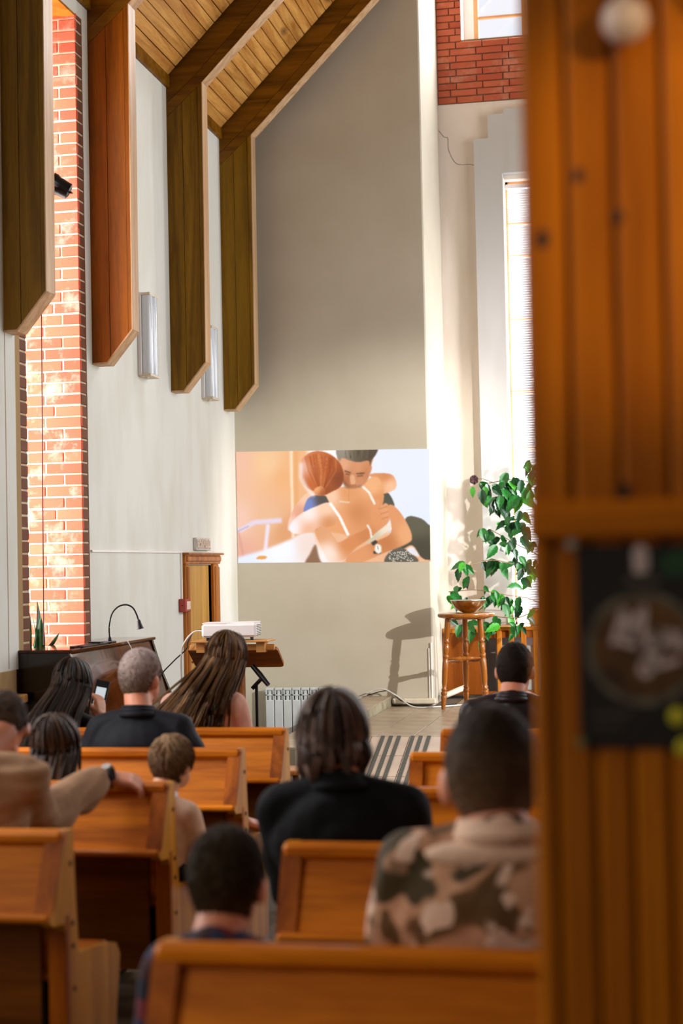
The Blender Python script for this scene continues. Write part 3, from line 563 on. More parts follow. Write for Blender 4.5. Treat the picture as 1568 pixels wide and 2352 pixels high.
tag(MB().tube(bez([(-1.86, 14.3, ZS + .05), (-1.80, 14.35, ZS + .07), (-1.72, 14.45, ZS + .10), (-1.66, 14.5, ZS + .12)]), .026, 10).build('drain_pipe', 'pipe_white', smooth=True), 'short pale pipe end lying behind the front leg of the tall stool', 'pipe')
hb = thing('hibiscus', 'large leafy hibiscus with sparse arching branches in front of the alcove blind', 'plant', (-.85, 14.99, ZS + .81))
O = Vector((-.85, 14.99, ZS + .81))
def leaf_mesh(name, mat, fold):
    n = 9; mb = MB(); rows = []
    for i in range(n + 1):
        t = i / n; w = .30 * math.sin(math.pi * min(1, t * .94 + .03) ** .72) * (1 - .25 * t); w = max(w, .004)
        jag = .018 * (1 if i % 2 else -1) * (t > .15) * (t < .97); z = -.16 * t * t; 
        rows.append([(-(w + jag), t, z + fold * w), (-w * .5, t, z + fold * w * .4), (0, t, z - .01), (w * .5, t, z + fold * w * .4), (w + jag, t, z + fold * w)])
    vs = [p for r in rows for p in r]; fs = [(i * 5 + k, i * 5 + k + 1, i * 5 + 6 + k, i * 5 + 5 + k) for i in range(n) for k in range(4)]
    mb.add(vs, fs); o = mb.build(name, mat, smooth='all'); me = o.data; bpy.data.objects.remove(o); return me
LM = [leaf_mesh('leaf', mt, f) for mt, f in (('leaf_green', .25), ('leaf_dark', .4), ('leaf_bright', .15), ('leaf_green', .5))]
def leaf(p, d, size, parent):
    d = Vector(d).normalized(); up = Vector((random.uniform(-.5, .5), -.75, .55)); x = d.cross(up)
    if x.length < .1: x = Vector((1, 0, 0))
    x.normalize(); z = x.cross(d); mt = Matrix((x, d, z)).transposed().to_4x4(); mt.translation = Vector(p) - O
    o = inst('leaf', random.choices(LM, (5, 4, 2, 3))[0], parent, (0, 0, 0)); o.matrix_local = mt @ Matrix.Diagonal((size, size, size, 1))
def branch(pts, clusters):
    part('stem', MB().tube([Vector(p) - O for p in bez(pts, 6)], .0045, 5), 'stem_brown', hb, smooth=True)
    for (x, y, z), n, spread, size in clusters:
        for k in range(n):
            q = Vector((x, y, z)) + Vector((random.gauss(0, spread), random.gauss(0, spread * .6), random.gauss(0, spread * .75)))
            leaf(q, (random.gauss(0, .6), random.gauss(-.15, .3), random.gauss(-.8, .35)), size * random.uniform(.85, 1.6), hb)
S0 = (-.85, 14.99, 1.20)
branch([S0, (-.75, 14.95, 1.8), (-.85, 14.9, 2.25), (-1.15, 14.84, 2.42), (-1.45, 14.8, 2.40)], [((-1.42, 14.8, 2.34), 13, .07, .115), ((-1.25, 14.8, 2.42), 14, .08, .11), ((-1.08, 14.82, 2.5), 13, .085, .10), ((-1.38, 14.8, 2.22), 5, .05, .14), ((-1.0, 14.85, 2.36), 9, .08, .11), ((-1.17, 14.8, 2.25), 4, .04, .13)])
branch([S0, (-.8, 14.9, 1.7), (-1.0, 14.85, 2.05), (-1.22, 14.8, 2.10)], [((-1.2, 14.8, 2.08), 9, .06, .095), ((-1.12, 14.8, 2.0), 3, .04, .11)])
branch([S0, (-.95, 14.88, 1.65), (-1.2, 14.82, 1.82), (-1.45, 14.8, 1.97)], [((-1.46, 14.8, 1.95), 10, .05, .10), ((-1.28, 14.8, 1.84), 12, .065, .10), ((-1.1, 14.82, 1.86), 7, .07, .085)])
branch([S0, (-1.0, 14.86, 1.5), (-1.2, 14.8, 1.62), (-1.42, 14.76, 1.68), (-1.62, 14.62, 1.64)], [((-1.42, 14.78, 1.68), 9, .05, .125), ((-1.17, 14.8, 1.62), 11, .07, .10), ((-1.02, 14.82, 1.6), 7, .07, .11), ((-1.64, 14.6, 1.63), 5, .03, .10), ((-1.62, 14.6, 1.54), 2, .012, .11), ((-1.16, 14.8, 1.42), 1, .01, .13)])
branch([S0, (-1.1, 14.75, 1.32), (-1.3, 14.6, 1.36), (-1.55, 14.5, 1.41), (-1.80, 14.42, 1.40)], [((-1.74, 14.43, 1.38), 11, .055, .09), ((-1.45, 14.5, 1.36), 11, .07, .085), ((-1.3, 14.55, 1.35), 11, .07, .095), ((-1.22, 14.6, 1.30), 6, .05, .09)])
branch([S0, (-1.0, 14.7, 1.22), (-1.2, 14.6, 1.15), (-1.5, 14.5, 1.18)], [((-1.18, 14.6, 1.12), 10, .07, .085), ((-1.7, 14.5, 1.10), 6, .06, .09), ((-1.5, 14.5, 1.08), 6, .06, .10), ((-1.36, 14.5, 1.12), 7, .06, .10)])
branch([S0, (-.7, 14.9, 1.5), (-.75, 14.85, 1.75), (-.95, 14.85, 1.72)], [((-.98, 14.85, 1.7), 5, .06, .10), ((-.9, 14.85, 1.45), 4, .06, .1)])
df = MB()
for k in range(14): a = k * 2.4; df.tube([Vector((-1.585, 14.8, 2.434)) - O, Vector((-1.585 + .035 * math.cos(a), 14.8 + .02 * math.sin(a * 1.7), 2.434 + .04 * math.sin(a))) - O], [.01, .014], 5)
part('withered_flower', df, 'flower_dead', hb)
part('stem', MB().tube([Vector((-1.585, 14.8, 2.44)) - O, Vector((-1.5, 14.8, 2.44)) - O, Vector((-1.4, 14.8, 2.40)) - O], .003, 5), 'stem_brown', hb)
# ------------------------------------------------------------------ pews
def make_pew(L, ends):
    t = empty('pew')
    part('top_rail', MB().box(0, L, -.024, .03, .842, .888, bev=.014), 'pew_wood', t)
    sl0 = lambda y0, z0, y1, z1, th, x0, x1: MB().prism([(y0, z0), (y0 + th, z0 + th * .5), (y1 + th, z1 + th * .5), (y1, z1)], 'x', x0, x1)
    part('book_panel', sl0(-.004, .842, -.100, .662, .016, .05, L - .05), 'pew_wood', t)
    for x in (0, L - .056): part('stile', sl0(-.014, .868, -.116, .655, .02, x, x + .056), 'pew_stile', t)
    part('book_lip', MB().box(.004, L - .004, -.130, -.085, .635, .662, bev=.009), 'pew_wood', t)
    part('backrest', MB().prism([(.012, .85), (.03, .85), (.075, .455), (.055, .455)], 'x', .036, L - .036), 'pew_wood', t)
    part('lower_panel', MB().box(.09, L - .09, .02, .036, .20, .625), 'pew_dark', t)
    for x in (0.001, L - .057): part('lower_stile', MB().box(x, x + .056, .0, .034, .0, .635, bev=.003), 'pew_stile', t)
    part('seat', MB().box(.036, L - .036, .05, .475, .425, .452, bev=.008), 'pew_wood', t); part('seat_apron', MB().box(.036, L - .036, .41, .43, .34, .425), 'pew_dark', t)
    poly = [(.006, .885), (.074, .88), (.088, .70), (.11, .50), (.38, .462), (.455, .448), (.488, .405), (.475, .33), (.445, .22), (.435, 0), (.012, 0), (.012, .56), (-.01, .612), (-.10, .622), (-.125, .64), (-.112, .662), (-.085, .665)]
    for x in (0.002, L - .036):
        part('end_panel', MB().prism(poly, 'x', x, x + .034), 'pew_end', t)
        for z, y in ((.78, .05), (.60, .06), (.53, .062), (.40, .07), (.24, .06)): part('bolt', MB().lathe([(.008, -.038), (.008, .038), (.006, .041), (0, .041)], (x + .017 - .0, y, z), 8, Matrix.Rotation(R(90), 4, 'Y')) if False else MB().tube([(x - .004, y, z), (x + .038, y, z)], .008, 8), 'black_metal', t)
    return t
pl = make_pew(1.86, 1); pr = make_pew(2.55, 0)
for i, (y, lab) in enumerate(((4.53, 'left pew nearest the camera, under the elbow in the beige sweater'), (5.58, 'left pew with the hand and wristwatch resting on its top rail'), (6.63, 'left pew directly behind the man in the dark suit'), (7.47, 'front left pew behind the woman in pink'))):
    o = pl if i == 0 else copy_tree(pl); o.location = (-1.735 - 1.86, y, 0); tag(o, lab, 'pew', 'wooden pews left of the aisle')
for i, (y, x, lab) in enumerate(((3.19, -1.027, 'large blurred right pew in the foreground, behind the boy and the camouflage jacket'), (4.376, -1.03, 'right pew directly behind the woman in the black blazer'), (5.47, -1.0, 'right pew just in front of the woman in the black blazer'), (6.49, -.985, 'right pew with its dark end stile showing beside the striped ramp'), (7.4, -.975, 'front right pew behind the man in the dark leather jacket'))):
    o = pr if i == 0 else copy_tree(pr); o.location = (x, y, 0); tag(o, lab, 'pew', 'wooden pews right of the aisle')
# ------------------------------------------------------------------ pine clad pillar
pil = tag(empty('pillar', (-.1685, 2.2, 0)), 'blurred knotty pine clad pillar filling the right edge', 'pillar')
pil.rotation_euler = (0, .0034, 0)
part('core', MB().box(.004, 1.1, .02, .3, 0, 3.6), 'pew_dark', pil)
x = 0; i = 0
for w in (.062, .064, .066, .064, .064, .07, .07, .07, .07, .07, .07, .07, .07, .07, .07, .07):
    part('board', MB().box(x + .003, x + w - .003, -.004, .02, 1.738, 3.6, bev=.006), 'pillar_pine', pil)
    x += w
x = 0
for w in (.032, .052, .05, .05, .055, .055, .07, .07, .07, .07, .07, .07, .07, .07, .07, .07, .07):
    part('board', MB().box(x + .003, x + w - .003, -.004, .02, 0, 1.692, bev=.006), 'pillar_pine', pil); x += w
part('rail', MB().box(.0, 1.1, -.022, .02, 1.69, 1.742, bev=.006), 'pew_wood', pil)
for x, z, r in ((.029, 2.105, .010), (.08, 2.19, .008), (.132, 2.13, .008), (.132, 1.752, .009)): part('knot', MB().lathe([(r, -.004), (r * .9, .0015), (0, .002)], (x, -.004, z), 12, Matrix.Rotation(R(90), 4, 'X') @ Matrix.Diagonal((1, 1.5, 1, 1))), 'knot_dark', pil)
po = thing('poster', 'black poster with a ring emblem and script lettering pinned to the pillar', 'poster', (-.163, 2.216, 0))
Pm = Matrix.Rotation(R(-.6), 4, 'Y')
part('sheet', MB().box(.065, .30, -.0235, -.0225, 1.405, 1.680), 'poster_black', po)
def disc(cx, cz, r, y, sg=40): 
    return MB().prism([(cx + r * math.cos(2 * math.pi * k / sg), cz + r * math.sin(2 * math.pi * k / sg)) for k in range(sg)], 'y', y, y + .0004)
part('emblem_disc', disc(.152, 1.539, .066, -.0240), 'poster_amber', po)
rg = MB(); sg = 48; r0, r1 = .067, .077
vs = [(.152 + r * math.cos(2 * math.pi * k / sg), -.0243, 1.539 + r * math.sin(2 * math.pi * k / sg)) for r in (r0, r1) for k in range(sg)]
rg.add(vs, [(k, (k + 1) % sg, sg + (k + 1) % sg, sg + k) for k in range(sg)]); part('emblem_ring', rg, 'poster_ring', po)
part('emblem_lamp', MB().lathe([(0, 0), (.010, .003), (.011, .03), (.004, .04), (0, .04)], (.152, -.0245, 1.640), 12, Matrix.Diagonal((1, .08, 1, 1))), 'poster_white', po)
part('emblem_cap', MB().box(.132, .176, -.0243, -.0238, 1.628, 1.634), 'poster_ring', po)
let = MB()
for pts in ([(.112, 1.545), (.118, 1.565), (.128, 1.592), (.131, 1.575), (.132, 1.556), (.142, 1.575), (.154, 1.595), (.153, 1.572), (.152, 1.552)], [(.118, 1.552), (.132, 1.546), (.145, 1.543)], [(.158, 1.562), (.160, 1.545), (.168, 1.542), (.176, 1.566), (.17, 1.53), (.158, 1.505), (.148, 1.51), (.158, 1.53), (.18, 1.545)], [(.18, 1.545), (.188, 1.562), (.19, 1.54), (.2, 1.56), (.204, 1.54), (.212, 1.545)], [(.15, 1.522), (.17, 1.516), (.20, 1.524)]):
    q = bez([(a, 0, b) for a, b in pts], 5); vs = []; 
    for k, p in enumerate(q):
        tdir = (q[min(k + 1, len(q) - 1)] - q[max(k - 1, 0)]).normalized(); nn = Vector((-tdir.z, 0, tdir.x)) * .0042; vs += [(p.x - nn.x, -.0247, p.z - nn.z), (p.x + nn.x, -.0247, p.z + nn.z)]
    let.add(vs, [(2 * k, 2 * k + 1, 2 * k + 3, 2 * k + 2) for k in range(len(q) - 1)])
part('lettering', let, 'poster_white', po)
part('small_print', MB().box(.082, .135, -.0243, -.0238, 1.447, 1.455).box(.082, .125, -.0243, -.0238, 1.432, 1.437), 'poster_grey', po)
for k, (x, z, mt, r) in enumerate(((.060, 1.683, 'pin_grey', .008), (.066, 1.412, 'pin_green', .007), (.196, 1.447, 'pin_yellow', .013), (.205, 1.405, 'pin_yellow', .014))):
    part('pin', MB().lathe([(r, 0), (r * .8, .006), (0, .008)], (x, -.0236, z), 14, Matrix.Rotation(R(90), 4, 'X')), mt, po, smooth=True)
part('leaf_print', MB().prism([(.172, 1.655), (.19, 1.67), (.215, 1.67), (.215, 1.64), (.19, 1.632)], 'y', -.0243, -.0238), 'leaf_dark', po)
bb = thing('bauble', 'pale round ornament hanging on a thread near the top of the pillar', 'ornament', (-.012, 2.15, 2.385))
part('ball', MB().lathe([(.0, -.032), (.012, -.0297), (.0226, -.0226), (.0297, -.012), (.032, 0), (.0297, .012), (.0226, .0226), (.012, .0297), (.004, .033), (.004, .04), (0, .04)], seg=24), 'bauble', bb, smooth=True)
part('thread', MB().tube([(0, 0, .04), (-.002, .01, .10), (0, .03, .4)], .0035, 6), 'thread', bb)
tag(MB().box(-.004, .004, -.003, .003, -.2, .2, Matrix.Translation((.075, 2.17, 2.43)) @ Matrix.Rotation(R(-32), 4, 'Y')).build('ribbon', 'bauble'), 'pale diagonal ribbon in the top right corner of the pillar', 'ribbon')

# ------------------------------------------------------------------ the picture thrown on the front wall (flat, painted point by point)
GW, GH = 460, 266
def px(p):      # picture design space -> grid
    x, y = p; u = (x - 74) / 1390.; v = (y - 112) / 806.; return u * (GW - 1), v * (GH - 1)
yy, xx = np.mgrid[0:GH, 0:GW].astype(np.float32)
img = np.zeros((GH, GW, 3), np.float32)
def smooth_poly(pts, n=8):
    P = [pts[-1]] + list(pts) + [pts[0], pts[1]]; out = []
    for i in range(1, len(P) - 2):
        a, b, c, d = (np.array(q, float) for q in P[i - 1:i + 3])
        for k in range(n): t = k / n; out.append(.5 * ((2 * b) + (c - a) * t + (2 * a - 5 * b + 4 * c - d) * t * t + (3 * b - a - 3 * c + d) * t ** 3))
    return out
def blur(m, r):
    r = int(round(r))
    if r < 1: return m
    for ax in (0, 1):
        for _ in range(2):
            p = np.pad(m, [(r + 1, r) if a == ax else (0, 0) for a in (0, 1)] + [(0, 0)] * (m.ndim - 2), mode='edge').cumsum(axis=ax)
            n = m.shape[ax]; m = (np.take(p, range(2 * r + 1, 2 * r + 1 + n), ax) - np.take(p, range(0, n), ax)) / (2 * r + 1)
    return m
def mask(pts, soft=1, smooth=True):
    q = [px(p) for p in (smooth_poly(pts) if smooth else pts)]; m = np.zeros((GH, GW), bool)
    for i in range(len(q)):
        (x0, y0), (x1, y1) = q[i], q[(i + 1) % len(q)]
        if y0 == y1: continue
        c = ((yy >= y0) != (yy >= y1)) & (xx < (x1 - x0) * (yy - y0) / (y1 - y0) + x0); m ^= c
    return blur(m.astype(np.float32), soft)
def grad(stops):   # list of (point, colour): inverse-distance blend
    wsum = 0; c = 0
    for p, col in stops:
        x, y = px(p); w = 1 / ((xx - x) ** 2 + (yy - y) ** 2 + 60) ** 1.3; wsum = wsum + w; c = c + w[..., None] * np.array(col, np.float32)
    return c / wsum[..., None]
def fill(pts, col, soft=1, smooth=True, a=1):
    global img
    m = mask(pts, soft, smooth)[..., None] * a; c = grad(col) if isinstance(col, list) else np.array(col, np.float32); img = img * (1 - m) + c * m
def line(pts, w, col, soft=1, a=1):
    P = [np.array(p, float) for p in pts]; L = []; Rr = []
    for i, p in enumerate(P):
        t = P[min(i + 1, len(P) - 1)] - P[max(i - 1, 0)]; t /= np.hypot(*t); n = np.array((-t[1], t[0])) * w / 2; L.append(tuple(p + n)); Rr.append(tuple(p - n))
    fill(L + Rr[::-1], col, soft, False, a)
img[:] = grad([((80, 200), (236, 186, 160)), ((80, 600), (238, 196, 176)), ((80, 850), (228, 170, 150)), ((300, 200), (240, 196, 150)), ((300, 600), (232, 184, 146)), ((430, 300), (236, 176, 124)), ((430, 700), (220, 158, 110)), ((540, 200), (236, 178, 126))])
line([(478, 100), (482, 740)], 18, (250, 226, 200), 2); line([(512, 100), (505, 700)], 30, (230, 168, 112), 3)
fill([(600, 90), (1500, 90), (1500, 700), (1100, 700), (900, 500), (560, 330), (600, 200)], [((700, 120), (244, 240, 238)), ((1300, 200), (228, 232, 250)), ((1440, 600), (226, 232, 252))], 6, False)
line([(74, 690), (200, 625), (400, 612)], 34, (226, 210, 226), 2); line([(74, 690), (160, 650)], 10, (190, 175, 200), 1); line([(300, 640), (276, 830)], 26, (234, 222, 238), 2); line([(80, 690), (116, 880)], 10, (214, 150, 136), 2)
fill([(60, 885), (250, 830), (450, 755), (560, 700), (650, 720), (660, 860), (600, 940), (60, 940)], [((100, 900), (226, 232, 250)), ((400, 820), (240, 242, 250)), ((600, 800), (238, 216, 206))], 3)
fill([(210, 890), (235, 868), (285, 872), (270, 892)], (230, 160, 80), 1)
fill([(570, 930), (600, 860), (650, 790), (700, 930)], (140, 104, 76), 2)
fill([(600, 415), (640, 430), (580, 530), (520, 620), (450, 690), (450, 620), (495, 520), (560, 440)], [((580, 450), (246, 198, 166)), ((470, 640), (244, 200, 180)), ((540, 560), (226, 160, 130))], 1)
fill([(585, 470), (640, 435), (720, 440), (775, 480), (660, 530), (565, 556)], [((590, 500), (120, 136, 196)), ((700, 470), (84, 76, 70))], 1)
fill([(1125, 430), (1172, 424), (1214, 515), (1160, 535), (1120, 500)], (84, 82, 70), 1)
fill([(1290, 612), (1385, 604), (1445, 645), (1480, 700), (1480, 880), (1440, 905), (1395, 880), (1335, 800), (1240, 830)], [((1380, 640), (96, 92, 72)), ((1400, 840), (72, 66, 52))], 1)
fill([(1140, 920), (1225, 810), (1330, 860), (1370, 920)], (96, 90, 78), 1)
for k in range(90):
    x = random.uniform(1170, 1340); y = random.uniform(830, 912)
    fill([(x, y), (x + 8, y + 3), (x + 5, y + 10), (x - 3, y + 7)], (200, 194, 182), 0, False, .8)
fill([(1300, 830), (1340, 815), (1385, 880), (1330, 860)], (226, 224, 230), 1)
fill([(1035, 288), (1180, 286), (1226, 335), (1222, 395), (1150, 428), (1110, 420), (1090, 340)], [((1150, 295), (212, 136, 86)), ((1190, 380), (244, 190, 150)), ((1100, 400), (230, 160, 110))], 1)
# back
fill([(725, 425), (790, 385), (880, 372), (980, 352), (1060, 308), (1115, 330), (1140, 440), (1125, 520), (1080, 600), (1030, 690), (930, 740), (880, 790), (800, 800), (720, 700), (690, 590), (745, 500)], [((760, 440), (244, 200, 166)), ((880, 420), (222, 152, 100)), ((950, 560), (206, 134, 84)), ((820, 640), (228, 158, 106)), ((1060, 380), (238, 176, 124)), ((1110, 470), (220, 146, 94))], 1)
fill([(455, 680), (470, 630), (545, 565), (650, 515), (750, 488), (800, 560), (790, 640), (720, 668), (600, 700), (500, 712)], [((470, 670), (250, 236, 240)), ((600, 560), (250, 232, 226)), ((720, 520), (246, 204, 172)), ((740, 640), (214, 144, 94)), ((600, 690), (236, 180, 146))], 1)
fill([(640, 705), (720, 700), (880, 740), (860, 900), (700, 930), (650, 800)], [((680, 880), (250, 238, 236)), ((760, 780), (232, 176, 134))], 2)
# man's near arm and hand
fill([(640, 690), (715, 664), (780, 740), (810, 775), (900, 730), (1000, 684), (1050, 640), (1042, 560), (1070, 500), (1085, 466), (1108, 480), (1105, 540), (1140, 500), (1172, 512), (1186, 590), (1150, 660), (1050, 740), (930, 820), (850, 900), (745, 910), (700, 840)], [((680, 700), (222, 158, 112)), ((730, 860), (248, 222, 206)), ((880, 790), (214, 136, 82)), ((1000, 720), (204, 128, 76)), ((1090, 600), (222, 148, 98)), ((1160, 560), (226, 156, 110))], 1)
for a, b in (((1100, 540), (1165, 520)), ((1110, 575), (1180, 556)), ((1120, 612), (1178, 594))): line([a, b], 5, (176, 104, 64), 1, .7)
fill([(1010, 785), (1060, 725), (1185, 635), (1198, 662), (1120, 730), (1050, 775)], [((1040, 760), (206, 190, 160)), ((1180, 650), (238, 222, 200))], 1)
fill([(1165, 528), (1215, 520), (1290, 620), (1336, 735), (1300, 790), (1120, 860), (980, 918), (868, 918), (885, 865), (1000, 800), (1090, 765), (1190, 700)], [((1200, 560), (222, 150, 100)), ((1300, 720), (232, 166, 116)), ((1150, 780), (196, 122, 72)), ((960, 880), (222, 150, 102))], 1)
line([(1050, 790), (1085, 770)], 26, (60, 56, 50), 1); line([(1060, 850), (1110, 850)], 20, (60, 56, 50), 1); fill([(1080, 792), (1112, 800), (1116, 845), (1092, 858), (1070, 832)], (236, 230, 220), 1); line([(1090, 805), (1095, 830)], 4, (90, 80, 70), 0)
line([(1018, 650), (1040, 690), (1048, 745)], 14, (236, 226, 216), 1)
line([(752, 490), (820, 590), (882, 726)], 20, (250, 242, 238), 1); line([(975, 362), (1035, 420), (1075, 505)], 16, (248, 236, 226), 1)
line([(892, 378), (888, 480)], 3, (196, 130, 84), 0); line([(820, 480), (860, 486), (895, 488)], 6, (244, 226, 200), 1)
# man's head
fill([(822, 150), (1050, 150), (1045, 250), (1030, 320), (985, 368), (900, 376), (850, 345), (838, 240)], [((850, 220), (226, 164, 126)), ((960, 240), (212, 146, 102)), ((1020, 280), (196, 126, 82)), ((870, 330), (176, 104, 64)), ((960, 350), (206, 138, 98))], 1)
fill([(1035, 235), (1056, 230), (1052, 265), (1036, 284)], (206, 134, 92), 1)
fill([(818, 96), (1078, 100), (1090, 140), (1055, 190), (1046, 228), (1032, 190), (960, 200), (900, 186), (846, 168), (826, 190)], [((850, 120), (150, 140, 124)), ((980, 130), (96, 82, 62)), ((1060, 150), (84, 70, 54))], 1)
for k in range(26):
    x = random.uniform(850, 1060); line([(x, 112), (x + random.uniform(-25, 25), 170)], 4, random.choice([(70, 58, 42), (130, 116, 92)]), 1, .6)
line([(862, 262), (905, 276)], 10, (104, 66, 42), 1, .9); line([(945, 282), (1005, 280)], 10, (104, 66, 42), 1, .9); line([(868, 282), (900, 290)], 9, (120, 70, 44), 1, .9); line([(950, 300), (992, 298)], 9, (120, 70, 44), 1, .9)
fill([(900, 300), (930, 296), (936, 352), (908, 362)], (232, 176, 134), 1, True, .8); line([(905, 366), (940, 362)], 8, (160, 96, 62), 1, .8)
fill([(845, 320), (905, 372), (985, 366), (975, 380), (870, 384)], (130, 82, 52), 2, True, .7)
# her hair
fill([(555, 175), (615, 126), (690, 116), (775, 150), (835, 215), (855, 300), (835, 370), (765, 412), (700, 436), (645, 408), (592, 384), (548, 320), (540, 250)], [((570, 220), (232, 176, 150)), ((640, 180), (206, 110, 58)), ((740, 240), (176, 84, 36)), ((820, 320), (134, 66, 34)), ((660, 350), (200, 104, 50)), ((720, 400), (150, 76, 38))], 1)
for k in range(60):
    t = random.random(); x0 = 570 + 230 * t; line([(x0, 135 + 60 * abs(t - .4)), (600 + 190 * t + random.uniform(-12, 12), 260), (660 + 60 * t, 385)], 4, random.choice([(236, 160, 104), (140, 62, 26), (220, 130, 74), (170, 80, 36)]), 1, .5)
fill([(640, 392), (690, 368), (722, 402), (700, 438), (650, 430)], [((660, 390), (236, 168, 112)), ((705, 420), (166, 84, 42))], 1)
line([(548, 200), (545, 300), (585, 380), (640, 440)], 22, (246, 236, 236), 3, .8)
img = np.clip(img, 0, 255)
def s2l(c): c = c / 255.; return np.where(c <= .04045, c / 12.92, ((c + .055) / 1.055) ** 2.4)
TL, TR, BR, BL = (np.array(q) for q in ((-3.673, 2.716), (-1.897, 2.683), (-1.909, 1.678), (-3.672, 1.703)))
u = (xx / (GW - 1))[..., None]; v = (yy / (GH - 1))[..., None]
pos = (TL * (1 - u) + TR * u) * (1 - v) + (BL * (1 - u) + BR * u) * v
me = bpy.data.meshes.new('projected_picture')
vs = np.zeros((GH * GW, 3)); vs[:, 0] = pos[..., 0].ravel(); vs[:, 2] = pos[..., 1].ravel(); vs[:, 1] = YB - .003
ii = (np.arange(GH - 1)[:, None] * GW + np.arange(GW - 1)[None]).ravel(); fs = np.stack([ii, ii + GW, ii + GW + 1, ii + 1], 1)
me.from_pydata(vs.tolist(), [], fs.tolist())
ca = me.color_attributes.new('Col', 'FLOAT_COLOR', 'POINT'); cc = np.ones((GH * GW, 4), np.float32); cc[:, :3] = s2l(img).reshape(-1, 3); ca.data.foreach_set('color', cc.ravel())
m, nt, bs = nodes('projected_light'); at = N(nt, 'ShaderNodeAttribute', attribute_name='Col'); bs.inputs['Base Color'].default_value = (.02, .02, .02, 1); bs.inputs['Specular IOR Level'].default_value = 0; bs.inputs['Roughness'].default_value = 1
nt.links.new(at.outputs['Color'], bs.inputs['Emission Color']); bs.inputs['Emission Strength'].default_value = 1.1
me.materials.append(m); o = bpy.data.objects.new('projected_picture', me); COL.objects.link(o)
tag(o, 'projected photo of an embracing couple shining on the front wall', 'picture')

# ------------------------------------------------------------------ people
def cloth(name, c, rough=.85, var=.04, scale=30, sheen=.0, bmp=.25): return plain(name, c, rough, spec=.18, var=var, scale=scale, bmp=bmp, sheen=sheen)
plain('skin', (206, 148, 116), .5, var=.05, scale=20); plain('skin_red', (196, 126, 96), .5, var=.06, scale=20); plain('eye_white', (230, 226, 220), .2); plain('lips', (170, 96, 84), .5)
cloth('suit_black', (14, 15, 22), .7); cloth('blazer_black', (6, 6, 9)); cloth('leather_dark', (34, 26, 28), .35, .2, 12, 0, .2); cloth('pink_blouse', (206, 158, 142)); cloth('sweater_beige', (150, 116, 88)); cloth('shirt_cream', (214, 180, 156)); cloth('collar_white', (230, 224, 226)); cloth('trousers_dark', (22, 20, 20)); cloth('shoe_black', (12, 11, 11), .4); cloth('girl_dress', (150, 120, 110))
m, nt, bs = nodes('camouflage'); v = coords(nt, (1, 1, 1)); n1 = N(nt, 'ShaderNodeTexNoise', Scale=5.5, Detail=2.0, Distortion=.8); nt.links.new(v, n1.inputs['Vector'])
n2 = N(nt, 'ShaderNodeTexNoise', Scale=9.0, Detail=2.0, Distortion=.6); v2 = coords(nt, (1.3, 1, .9)); nt.links.new(v2, n2.inputs['Vector'])
c = ramp(nt, n1.outputs['Fac'], [(.40, lin((92, 62, 26))), (.45, lin((104, 70, 34))), (.48, lin((184, 134, 102))), (.55, lin((190, 142, 110))), (.59, lin((62, 48, 16)))])
f = ramp(nt, n2.outputs['Fac'], [(.56, (0, 0, 0, 1)), (.60, (1, 1, 1, 1))]); nt.links.new(mixc(nt, f, c, lin((222, 188, 166))), bs.inputs['Base Color']); bs.inputs['Roughness'].default_value = .85
m, nt, bs = nodes('plaid'); v = coords(nt, (1, 1, 1)); ch = N(nt, 'ShaderNodeTexChecker', Scale=22.0); nt.links.new(v, ch.inputs['Vector']); ch.inputs['Color1'].default_value = lin((34, 44, 74)); ch.inputs['Color2'].default_value = lin((110, 30, 38))
ch2 = N(nt, 'ShaderNodeTexChecker', Scale=11.0); nt.links.new(v, ch2.inputs['Vector']); ch2.inputs['Color1'].default_value = (1, 1, 1, 1); ch2.inputs['Color2'].default_value = lin((120, 120, 150))
nt.links.new(mixc(nt, 1.0, ch.outputs['Color'], ch2.outputs['Color'], 'MULTIPLY'), bs.inputs['Base Color']); bs.inputs['Roughness'].default_value = .9
def hair_mat(name, rough=.5):
    m, nt, bs = nodes(name); at = N(nt, 'ShaderNodeAttribute', attribute_name='Col'); nt.links.new(at.outputs['Color'], bs.inputs['Base Color']); bs.inputs['Roughness'].default_value = rough
    bs.inputs['Specular IOR Level'].default_value = .28
hair_mat('hair'); hair_mat('hair_short', .7); MATS['hair_short'].node_tree.nodes['Principled BSDF'].inputs['Specular IOR Level'].default_value = .1
def cone_mesh(p0, r0, p1, r1, seg=14, caps=4):
    p0 = Vector(p0); p1 = Vector(p1); L = (p1 - p0).length
    if L < 1e-5: L = 1e-4; q = Matrix.Identity(4)
    else: q = (p1 - p0).to_track_quat('Z', 'Y').to_matrix().to_4x4()
    pf = [(r0 * math.sin(a), -r0 * math.cos(a)) for a in (k * math.pi / 2 / caps for k in range(caps + 1))] + [(r1 * math.cos(a), L + r1 * math.sin(a)) for a in (k * math.pi / 2 / caps for k in range(caps + 1))]
    pf[0] = (0, pf[0][1]); pf[-1] = (0, pf[-1][1]); return pf, q, p0
